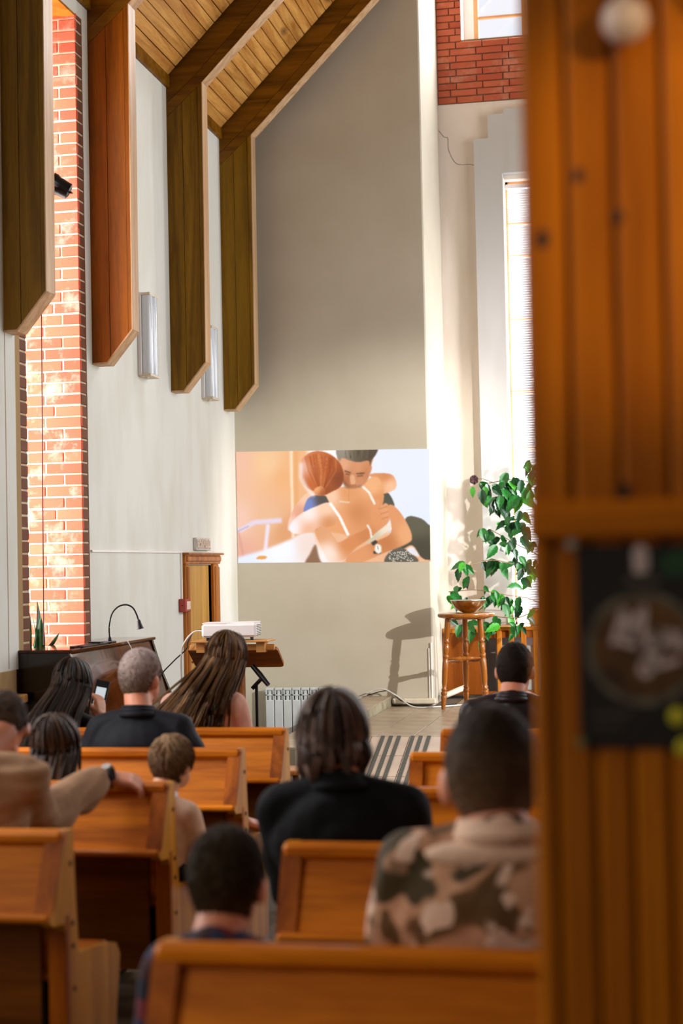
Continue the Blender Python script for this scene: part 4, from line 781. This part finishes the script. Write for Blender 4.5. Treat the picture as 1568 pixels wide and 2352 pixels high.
class Blob:
    def __init__(s): s.mb = MB()
    def cone(s, p0, r0, p1, r1):
        pf, q, c = cone_mesh(p0, r0, p1, r1); s.mb.lathe(pf, c, 14, q); return s
    def chain(s, pts, rs):
        for i in range(len(pts) - 1): s.cone(pts[i], rs[i], pts[i + 1], rs[i + 1])
        return s
    def ell(s, c, r, Mx=None):
        n = 12; D = Matrix.Diagonal((r[0], r[1], r[2], 1)); D = (Mx @ D) if Mx is not None else D
        s.mb.lathe([(max(0, math.sin(math.pi * k / n)) if 0 < k < n else 0, -math.cos(math.pi * k / n)) for k in range(n + 1)], c, 20, D); return s
    def build(s, name, mat, parent, vox=.008, sm=4, folds=0, seed=0, freq=1.0):
        o = s.mb.build('tmp', mat); md = o.modifiers.new('r', 'REMESH'); md.mode = 'VOXEL'; md.voxel_size = vox; ms_ = o.modifiers.new('s', 'SMOOTH'); ms_.factor = .5; ms_.iterations = sm
        dg = bpy.context.evaluated_depsgraph_get(); me = bpy.data.meshes.new_from_object(o.evaluated_get(dg)); old = o.data; bpy.data.objects.remove(o); bpy.data.meshes.remove(old); me.name = name
        if folds:
            n = len(me.vertices); co = np.empty(n * 3); me.vertices.foreach_get('co', co); co = co.reshape(-1, 3); no = np.empty(n * 3); me.vertices.foreach_get('normal', no); no = no.reshape(-1, 3)
            rg = np.random.default_rng(seed); d = np.zeros(n)
            for k in range(7):
                kv = rg.normal(0, 1, 3) * freq * (13 + 6 * k) * np.array((.55, .55, 1)); kw = rg.normal(0, 1, 3) * 6
                d += np.sin(co @ kv + 2.2 * np.sin(co @ kw + rg.uniform(0, 6))) * np.clip(np.sin(co @ (rg.normal(0, 1, 3) * 7) + rg.uniform(0, 6)), 0, 1) / (1 + .25 * k)
            co += no * (d * folds)[:, None]; me.vertices.foreach_set('co', co.ravel())
        me.polygons.foreach_set('use_smooth', [True] * len(me.polygons)); me.materials.clear(); me.materials.append(MATS[mat])
        r = bpy.data.objects.new(name, me); COL.objects.link(r); r.parent = parent; return r
def strands(name, roots, widths, cols, parent, hm='hair'):
    """roots: list of polylines (n,3); every lock is a tapered three-sided strand; one mesh"""
    V = []; F_ = []; Cc = []; o = 0
    for pl_, w, c in zip(roots, widths, cols):
        pl_ = np.asarray(pl_); n = len(pl_); t = np.gradient(pl_, axis=0); t /= np.linalg.norm(t, axis=1)[:, None] + 1e-9
        s = np.cross(t, np.array((.2, .3, 1.))); ln = np.linalg.norm(s, axis=1)[:, None]; s = np.where(ln < .05, np.cross(t, np.array((1., 0, 0))), s); s /= np.linalg.norm(s, axis=1)[:, None] + 1e-9; b = np.cross(t, s)
        ww = w * np.clip(np.minimum(1, np.linspace(.5, 2.2, n)) * (1 - np.linspace(0, 1, n) ** 3 * .92), .05, 1)
        for k in range(3):
            a = 2 * math.pi * k / 3; V.append(pl_ + (s * math.cos(a) + b * math.sin(a)) * ww[:, None])
        for i in range(n - 1):
            for k in range(3): k2 = (k + 1) % 3; F_.append((o + k * n + i, o + k2 * n + i, o + k2 * n + i + 1, o + k * n + i + 1))
        Cc.append(np.repeat(np.array([c]), 3 * n, 0)); o += 3 * n
    V = np.concatenate(V); Cc = np.concatenate(Cc); me = bpy.data.meshes.new(name); me.from_pydata(V.tolist(), [], F_)
    ca = me.color_attributes.new('Col', 'FLOAT_COLOR', 'POINT'); cc = np.ones((len(V), 4), np.float32); cc[:, :3] = Cc; ca.data.foreach_set('color', cc.ravel())
    me.polygons.foreach_set('use_smooth', [True] * len(me.polygons)); me.materials.append(MATS[hm]); r = bpy.data.objects.new(name, me); COL.objects.link(r); r.parent = parent; return r
def hand(B, wrist, d, nrm, side, k=1.0, curl=.5, spread=1.0):
    """palm, four unequal bent fingers and a thumb leaving the side of the palm; d = finger direction, nrm = back of the hand"""
    w = Vector(wrist); d = Vector(d).normalized(); nrm = Vector(nrm); nrm = (nrm - d * nrm.dot(d)).normalized(); s = d.cross(nrm) * side
    for q in (-.026, -.009, .009, .026): B.cone(w + s * q * .7 * k, .017 * k, w + d * .085 * k + s * q * k * 1.1, .0125 * k)
    for q, L in ((-.029, .072), (-.010, .082), (.010, .076), (.028, .060)):
        p = w + d * .085 * k + s * q * 1.1 * k; dd = d + s * q * 4 * spread; dd.normalize(); a = 0; r = .0098 * k
        for j, f in enumerate((.45, .32, .23)):
            a += curl * (.5 if j == 0 else .8); v = dd * math.cos(a) - nrm * math.sin(a); p2_ = p + v * L * f * k; B.cone(p, r, p2_, r * .9); p = p2_; r *= .9
    p = w + d * .022 * k - s * .028 * k - nrm * .006 * k
    for f, ang in ((.042, .75), (.034, .45), (.026, .2)):
        v = (d * math.cos(ang) - s * math.sin(ang) - nrm * .25 * curl).normalized(); q = p + v * f * k; B.cone(p, .0125 * k, q, .0105 * k); p = q
def person(label, head, S, hip, k=1.0, w=.15, yaw=0, tilt=0, roll=0, top='suit_black', skin='skin', arms=None, cat='person', collar=None, pad=.014, folds=.004, bulk=1.0, seed=1, knee=.46, foot_z=0, sleeve=1.0, legs='trousers_dark', hk=1.0, collar_r=.066, freq=1.0):
    """head = (x, y, z of the crown); S = shoulder centre; hip = (x, y) on the seat"""
    P = empty('person', (hip[0], hip[1], .452)); tag(P, label, cat, 'people seated in the pews'); o = Vector(P.location)
    X = lambda v: Vector(v) - o
    hk = hk * k; A = Matrix.Rotation(yaw, 4, 'Z') @ Matrix.Rotation(roll, 4, 'Y') @ Matrix.Rotation(tilt, 4, 'X')
    Hc = X(head) - Vector((0, 0, .115 * hk)); 
    def h(x, y, z): return Hc + (A @ Vector((x * hk, y * hk, z * hk)))
    S = X(S); Hp = Vector((0, 0, .10)); B = Blob()
    # head with face
    B.ell(h(0, 0, .008), (.076 * hk, .096 * hk, .106 * hk), A); B.ell(h(0, .045, -.055), (.056 * hk, .056 * hk, .06 * hk), A); B.ell(h(0, .03, -.085), (.05 * hk, .06 * hk, .03 * hk), A)
    B.cone(h(0, .092, .012), .009 * hk, h(0, .112, -.028), .013 * hk); B.ell(h(0, .088, -.062), (.024 * hk, .013 * hk, .009 * hk), A); B.ell(h(0, .085, -.098), (.022 * hk, .016 * hk, .015 * hk), A)
    for s in (-1, 1):
        B.ell(h(.080 * s, -.006, -.016), (.011 * hk, .020 * hk, .033 * hk), A @ Matrix.Rotation(-.35 * s, 4, 'Z')); B.ell(h(.034 * s, .082, .022), (.022 * hk, .012 * hk, .007 * hk), A)
    nb = S + Vector((0, -.01, .055 * k)); B.cone(h(0, -.022, -.055), .056 * hk, nb, .062 * k); B.cone(h(0, .01, -.06), .047 * hk, nb, .058 * k)
    # trunk, limbs
    T = Blob(); LG_ = Blob(); mid = S.lerp(Hp, .5)
    def trunk(Q, p, b):
        Q.ell(Hp + Vector((0, 0, .02)), (min(.155 * k, w + .02) * b + p, .12 * k * b + p, .10 * k + p)); Q.ell(mid, ((w * .80 + .005) * b + p, .105 * k * b + p, .17 * k + p)); Q.ell(S + Vector((0, -.005, -.10 * k)), ((w * .92 + .015) * b + p, .112 * k * b + p, .155 * k + p))
        for s in (-1, 1): Q.cone(nb + Vector((.028 * s * k, -.004, -.012)), .04 * k + p * .6, S + Vector((w * s, 0, -.015 * k)), .052 * k * b + p)
    trunk(B, -.012, .95); trunk(T, pad, bulk); T.ell(nb + Vector((0, .0, -.012)), (.074 * k, .076 * k, .030 * k)); T.cone(S + Vector((0, -.03, -.02)), .07 * k, nb + Vector((0, -.012, -.012)), .066 * k)
    joints = []
    for s in (-1, 1):
        sh = S + Vector((w * s, 0, -.02 * k)); a = (arms or {}).get(s)
        if a: el, wr = X(a[0]), X(a[1])
        else: el = sh + Vector((.06 * s * k, .05 * k, -.27 * k)); wr = Hp + Vector((.09 * s * k, .28 * k, .10))
        joints.append((s, sh, el, wr, a))
        B.chain([sh, el, wr], [.045 * k, .036 * k, .026 * k])
        cuff = .034 * k * sleeve + pad; T.chain([sh, sh.lerp(el, .5), el, wr + (el - wr).normalized() * (cuff + .012)], [.054 * k * bulk + pad, .05 * k * bulk + pad, .043 * k * bulk * sleeve + pad, .034 * k * sleeve + pad])
        dirn = (wr - el).normalized(); hd = a[2] if a and len(a) > 2 else {}
        hand(B, wr, hd.get('d', dirn), hd.get('n', (0, 0, 1)), hd.get('side', s), .95 * k * hd.get('hs', 1), hd.get('curl', .45))
    for s in (-1, 1):
        hj = Hp + Vector((.085 * s * k, 0, -.02)); kn = Vector((.11 * s * k, knee * k, .06)); an = Vector((.11 * s * k, knee * k + .03, -.452 + .09 + foot_z)); 
        B.chain([hj, kn, an], [.066 * k, .05 * k, .036 * k]); LG_.chain([hj, kn, an], [.084 * k, .066 * k, .052 * k])
        B.cone(an, .036 * k, an + Vector((0, .10 * k, -.045)), .03 * k)
    B.build('body', skin, P, .0075, 3)
    T.build('top', top, P, .0085, 4, folds, seed, freq); LG_.ell(Hp + Vector((0, .01, .0)), (min(.165 * k, w + .035), .13 * k, .10 * k)); LG_.build('trousers', legs, P, .010, 4, .003, seed + 5)
    for s in (-1, 1):
        an = Vector((.11 * s * k, knee * k + .03, -.452 + .05 + foot_z)); Blob().cone(an + Vector((0, -.02, .0)), .042 * k, an + Vector((0, .13 * k, -.015)), .034 * k).build('shoe', 'shoe_black', P, .009, 2)
        MB().lathe([(0, -.012 * k), (.008 * k, -.009 * k), (.012 * k, 0), (.008 * k, .009 * k), (0, .012 * k)], h(.032 * s, .078, .004), 12).build('eye', 'eye_white', P, smooth='all')
    if collar:
        ax = (h(0, -.02, -.07) - nb).normalized(); cb = MB(); cr = collar_r * k
        for up, rad, tr in ((.000, 1.14, .016), (.018, 1.07, .014), (.034, 1.0, .010)):
            ring = [nb + ax * (up - .004) * (cr / .066) + Vector((cr * rad * math.cos(2 * math.pi * j / 28), cr * rad * 1.05 * math.sin(2 * math.pi * j / 28), -.010 * math.sin(2 * math.pi * j / 28))) for j in range(29)]
            cb.tube(ring, tr * k * (cr / (.066 * k)), 8)
        cb.build('collar', collar, P, smooth='all')
    P['_h'] = 0; del P['_h']
    return P, h, A, k, nb, S, X
def scalp_limit(x, y):
    c = y / (math.hypot(x, y) + 1e-6); pts = ((-1, -.098), (-.55, -.085), (-.2, -.02), (.25, -.02), (.6, .045), (1, .062))
    for (a, za), (b, zb) in zip(pts, pts[1:]):
        if c <= b: return za + (zb - za) * (c - a) / (b - a)
    return pts[-1][1]
def cap(P, h, thick, col, col2=None, hm='hair', name='hair', ny=56, nx=84, fade=None):
    """scalp layer that follows the hairline; thickness dies out at its edge"""
    V = []; Cc = []; c1 = np.array(lin(col)[:3]); c2 = np.array(lin(col2 or col)[:3])
    for j in range(ny + 1):
        th = math.pi * j / ny
        for i in range(nx):
            ph = 2 * math.pi * i / nx; d = Vector((math.sin(th) * math.cos(ph), math.sin(th) * math.sin(ph), math.cos(th))); p = Vector((.0775 * d.x, .0975 * d.y, .1075 * d.z + .008))
            zl = scalp_limit(d.x, d.y); t = max(0, min(1, (p.z - zl) / .03)); nz = mnoise.noise(p * 60) * .35 + mnoise.noise(p * 190) * .5
            hgt = max(0, min(1, (p.z + .02) / .09)); tt = thick * (.45 + .55 * hgt) * t * (1 + nz) if fade is None else thick * t * (fade + (1 - fade) * hgt) * (1 + nz)
            q = p + Vector((d.x, d.y, d.z)) * (tt + .001 if t > 0 else -.012); V.append(h(q.x, q.y, q.z)); s = max(0, min(1, (p.z + .055) / .13)); s = s * .9 + .1 * random.random(); Cc.append(c2 * (1 - s) + c1 * s)
    F_ = [(j * nx + i, j * nx + (i + 1) % nx, (j + 1) * nx + (i + 1) % nx, (j + 1) * nx + i) for j in range(ny) for i in range(nx)]
    me = bpy.data.meshes.new(name); me.from_pydata([tuple(v) for v in V], [], F_); ca = me.color_attributes.new('Col', 'FLOAT_COLOR', 'POINT'); cc = np.ones((len(V), 4), np.float32); cc[:, :3] = np.array(Cc); ca.data.foreach_set('color', cc.ravel())
    me.polygons.foreach_set('use_smooth', [True] * len(me.polygons)); me.materials.append(MATS[hm]); r = bpy.data.objects.new(name, me); COL.objects.link(r); r.parent = P; return r
def short_hair(P, h, n, length, col, col2, thick=.012, width=.0016, crown=(.01, -.045), lift=.35, fade=.45, rnd=.35, seed=3):
    cap(P, h, thick * .8, col, col2, 'hair_short', fade=fade); rg = np.random.default_rng(seed); roots = []; ws = []; cs = []; c1 = np.array(lin(col)[:3]); c2 = np.array(lin(col2)[:3])
    tries = 0
    while len(roots) < n and tries < n * 6:
        tries += 1; d = rg.normal(0, 1, 3); d /= np.linalg.norm(d); p = np.array((.0775 * d[0], .0975 * d[1], .1075 * d[2] + .008)); zl = scalp_limit(d[0], d[1])
        if p[2] < zl + .004: continue
        hgt = min(1, max(0, (p[2] + .03) / .09)); L = length * (fade + (1 - fade) * hgt) * rg.uniform(.7, 1.2); out = np.array((p[0] - crown[0], p[1] - crown[1], 0)); flow = np.array((out[0], out[1], 0)) / (np.linalg.norm(out) + .02) + np.array((0, 0, -.9 + .6 * hgt)) + rg.normal(0, rnd, 3)
        flow -= d * flow.dot(d); flow /= np.linalg.norm(flow) + 1e-6; base = p + d * thick * .3; pts = []
        for q in np.linspace(0, 1, 5): pp = base + flow * L * q + d * (lift * L * q * (1 - .55 * q)) - d * (L * q) ** 2 * 4; pts.append(h(*pp)[:])
        roots.append(np.array(pts)); ws.append(width * rg.uniform(.7, 1.4)); s = min(1, max(0, (p[2] + .055) / .13 + rg.normal(0, .15))); cs.append((c2 * (1 - s) + c1 * s) * rg.uniform(.65, 1.35))
    strands('hair_locks', roots, ws, cs, P, 'hair_short')
def long_hair(P, h, n, length, col, col2, sweep=(0, 0, 0), part_x=0, width=.004, spreadw=1.0, inward=0.0, seed=4, back=0.0, wave=.006, clumps=70, ragged=.1, onesided=False, thick=.012):
    """locks that leave a parting, lie over the skull and then hang; locks gather in clumps"""
    cap(P, h, thick, col, col, fade=1); rg = np.random.default_rng(seed); roots = []; ws = []; cs = []; c1 = np.array(lin(col)[:3]); c2 = np.array(lin(col2)[:3]); sweep = np.array(sweep)
    CL = [(rg.uniform(-math.pi * 1.14, math.pi * .14), rg.uniform(.008, .026), rg.uniform(1 - ragged * 2, 1 + ragged), rg.uniform(0, 6), rg.beta(.8, .8), rg.uniform(.6, 1.3), rg.normal(0, 1, 2)) for _ in range(clumps)]
    for i in range(n):
        a, layer, lf, ph, s, br, dev = CL[i % clumps]; a = a + rg.normal(0, .05); layer = layer + rg.uniform(-.003, .004); dx, dy = math.cos(a), math.sin(a); pts = []; crown = np.array((part_x, -.01 + rg.uniform(-.05, .05), 0)); r0 = rg.uniform(.02, .5)
        for q in np.linspace(r0, 1, 8):
            th = q * math.pi / 2 * 1.05; pts.append(np.array(((.0775 + layer) * dx * math.sin(th) + crown[0] * (1 - q), (.0975 + layer) * dy * math.sin(th) + crown[1] * (1 - q), (.1075 + layer) * math.cos(th) + .008)))
        p = pts[-1].copy(); L = length * lf * rg.uniform(.93, 1.05); ns = 12; k = (.5 - .5 * dx) ** 1.2 if onesided else 1.0
        for q in range(1, ns + 1):
            t = q / ns; st_ = np.array((dx * .012 * (spreadw - 1) - dx * inward * .02 * t * t, dy * .012 * (spreadw - 1) - (dy * inward * .02 * t * t) - (back / (.6 * ns) * 6 * (t / .6) * (1 - t / .6) if t < .6 and dy < .35 else 0), -L / ns)) + sweep * k * L / ns * (t ** .6 if onesided else t ** .8)
            p = p + st_ + np.array((math.sin(ph + t * 5) * wave * .3 + dev[0] * wave * .12, math.cos(ph * 1.7 + t * 4) * wave * .3 + dev[1] * wave * .12, 0)); pts.append(p.copy())
        roots.append(np.array([h(*pp)[:] for pp in pts])); ws.append(width * rg.uniform(.6, 1.3)); cs.append((c1 * (1 - s) + c2 * s) * br * rg.uniform(.85, 1.15))
    strands('hair_locks', roots, ws, cs, P)
# -- left pews
P, h, *_ = person('person in a beige sweater leaning forward, arm laid along the pew back', (-2.145, 5.04, 1.262), (-2.165, 4.87, 1.0), (-2.2, 4.80), 1.02, .155, R(25), R(-56), R(4), 'sweater_beige', 'skin_red', {1: ((-2.02, 5.04, .835), (-1.952, 5.50, .915), dict(d=(.86, .28, -.16), n=(.05, -.32, .95), side=1, curl=.7, hs=1.15)), -1: ((-2.48, 5.1, .80), (-2.38, 5.48, .91), dict(d=(.3, .3, -.1), n=(0, -.3, .95), curl=.5))}, bulk=1.12, folds=.010, seed=3, sleeve=1.3, pad=.018, freq=1.15)
short_hair(P, h, 1500, .03, (52, 40, 32), (70, 54, 42), .014)
o = Vector(P.location)
wb = MB(); wc = Vector((-1.938, 5.505, .913)) - o; dv = Vector((.6, .5, -.06)).normalized(); q = dv.to_track_quat('Z', 'Y').to_matrix().to_4x4()
ws_ = part('watch_strap', wb.lathe([(.040, -.011), (.043, -.011), (.043, .011), (.040, .011)], wc, 24, q), 'black_plastic', P); part('watch_face', MB().lathe([(0, 0), (.017, 0), (.018, .007), (.015, .009), (0, .009)], wc + Vector((.0, -.022, .036)), 18, Matrix.Rotation(R(32), 4, 'X')), 'steel', ws_)
P, h, *_ = person('girl with long straight brown hair seated in front of the beige sweater', (-2.272, 5.86, 1.088), (-2.272, 5.80, .80), (-2.272, 5.78), .90, .115, 0, 0, 0, 'girl_dress', 'skin', knee=.42)
long_hair(P, h, 900, .34, (46, 28, 16), (74, 48, 30), width=.0042, part_x=-.01, seed=5, back=.09)
P, h, *_ = person('woman with long dark hair looking at a phone, seated by the piano', (-2.91, 7.74, 1.19), (-2.94, 7.68, .88), (-2.95, 7.66), .98, .14, R(-4), R(-14), R(3), 'suit_black', 'skin', {1: ((-2.72, 7.82, .74), (-2.835, 7.95, .90), dict(d=(-.10, .16, .55), n=(.8, -.4, .1), side=1, curl=.7))}, seed=8)
long_hair(P, h, 1000, .46, (32, 21, 14), (56, 38, 25), (-.40, 0, 0), width=.0045, spreadw=1.2, seed=6, onesided=True, back=.12)
phn = thing('phone', 'black phone with a lit pale screen held by the dark haired woman', 'phone', (-2.862, 8.015, 1.0), R(12))
PM = Matrix.Rotation(R(12), 4, 'Y') @ Matrix.Rotation(R(-18), 4, 'X')
b = MB().box(-.038, .038, -.004, .004, -.085, .085, bev=.004); b.v = [tuple(PM @ Vector(v)) for v in b.v]; part('case', b, 'phone_black', phn)
b = MB().box(-.026, .026, -.0048, -.0042, -.062, .045); b.v = [tuple(PM @ Vector(v)) for v in b.v]; part('screen', b, 'phone_screen', phn)
P, h, *_ = person('grey haired man in a dark suit, hand resting on the pew seat', (-2.262, 6.87, 1.300), (-2.25, 6.82, .962), (-2.25, 6.80), 1.0, .175, R(-16), 0, R(2), 'suit_black', 'skin_red', {1: ((-1.965, 6.86, .70), (-1.80, 6.93, .525), dict(d=(.55, .12, -.16), n=(0, -.25, .95), side=1, curl=.6)), -1: ((-2.56, 6.86, .68), (-2.36, 7.06, .62))}, collar='suit_black', bulk=1.22, seed=11, folds=.005, hk=1.08, freq=.8)
short_hair(P, h, 3600, .020, (156, 138, 134), (96, 78, 60), .010, .0014, fade=.45, lift=.55)
part('ring', MB().lathe([(.0100, -.003), (.0118, -.003), (.0118, .003), (.0100, .003)], Vector((-1.712, 6.945, .502)) - Vector(P.location), 16, Vector((.55, .12, -.3)).to_track_quat('Z', 'Y').to_matrix().to_4x4()), 'steel', P)
P, h, *_ = person('woman with very long brown hair in a pink blouse on the front pew', (-2.103, 7.76, 1.322), (-2.20, 7.68, .99), (-2.22, 7.66), .98, .155, R(-4), R(-4), R(10), 'pink_blouse', 'skin', seed=14, folds=.0028, bulk=1.05, freq=.8)
long_hair(P, h, 1200, .56, (66, 42, 20), (122, 86, 50), (-.88, -.12, 0), width=.0031, spreadw=1.02, seed=7, back=.125, onesided=True, clumps=110, wave=.010, ragged=.2)
P, h, *_ = person('small boy with light brown hair in a cream shirt at the pew end', (-1.808, 5.86, 1.017), (-1.845, 5.80, .745), (-1.875, 5.79), .86, .102, R(-18), 0, 0, 'shirt_cream', 'skin', collar='collar_white', seed=17, knee=.40, folds=.005)
short_hair(P, h, 2400, .055, (136, 108, 82), (84, 62, 44), .015, .0022, fade=.4, lift=.5, rnd=.25)
# -- right pews
P, h, *_ = person('woman with a short brown bob in a black blazer', (-.938, 4.66, 1.272), (-.900, 4.60, .962), (-.895, 4.58), 1.04, .182, R(6), R(-2), R(2), 'blazer_black', 'skin_red', {-1: ((-1.075, 4.68, .69), (-.97, 4.90, .57)), 1: ((-.70, 4.68, .69), (-.81, 4.90, .57))}, seed=20, bulk=1.16, folds=.003, collar='blazer_black')
long_hair(P, h, 1100, .135, (30, 20, 13), (112, 86, 74), width=.0062, spreadw=1.05, inward=.75, seed=8, wave=.011, clumps=80, ragged=.16, thick=.018)
P, h, A_, k_, nb_, *_ = person('man with a shaved dark crew cut in a camouflage jacket', (-.346, 3.46, 1.342), (-.325, 3.40, 1.025), (-.325, 3.38), 1.08, .19, R(8), R(-3), 0, 'camouflage', 'skin_red', seed=23, bulk=1.2, folds=.005, collar='shirt_cream', hk=1.18, collar_r=.070)
Blob().ell(nb_ + Vector((-.02, -.060, -.034)), (.140, .055, .034)).ell(nb_ + Vector((.0, -.02, -.016)), (.105, .09, .026)).build('hood', 'shirt_cream', P, .008, 4, .003, 4)
short_hair(P, h, 3600, .013, (30, 20, 10), (104, 78, 56), .008, .0013, fade=.3, lift=.5)
P, h, *_ = person('boy with dark hair in a plaid shirt behind the foreground pew', (-.94, 3.44, 1.078), (-.945, 3.38, .80), (-.945, 3.37), .92, .112, R(2), 0, 0, 'plaid', 'skin_red', seed=26, knee=.42, folds=.003, hk=1.09)
short_hair(P, h, 2600, .03, (44, 32, 18), (66, 50, 30), .012, .0018, fade=.5, lift=.5)
P, h, *_ = person('man with cropped black hair in a dark leather jacket at the front right', (-.648, 7.68, 1.268), (-.66, 7.62, .95), (-.66, 7.60), 1.02, .175, R(-6), 0, 0, 'leather_dark', 'skin_red', collar='leather_dark', seed=29, bulk=1.18, folds=.005, hk=1.05)
short_hair(P, h, 2200, .018, (24, 18, 14), (30, 22, 16), .009, .0012, fade=.5)
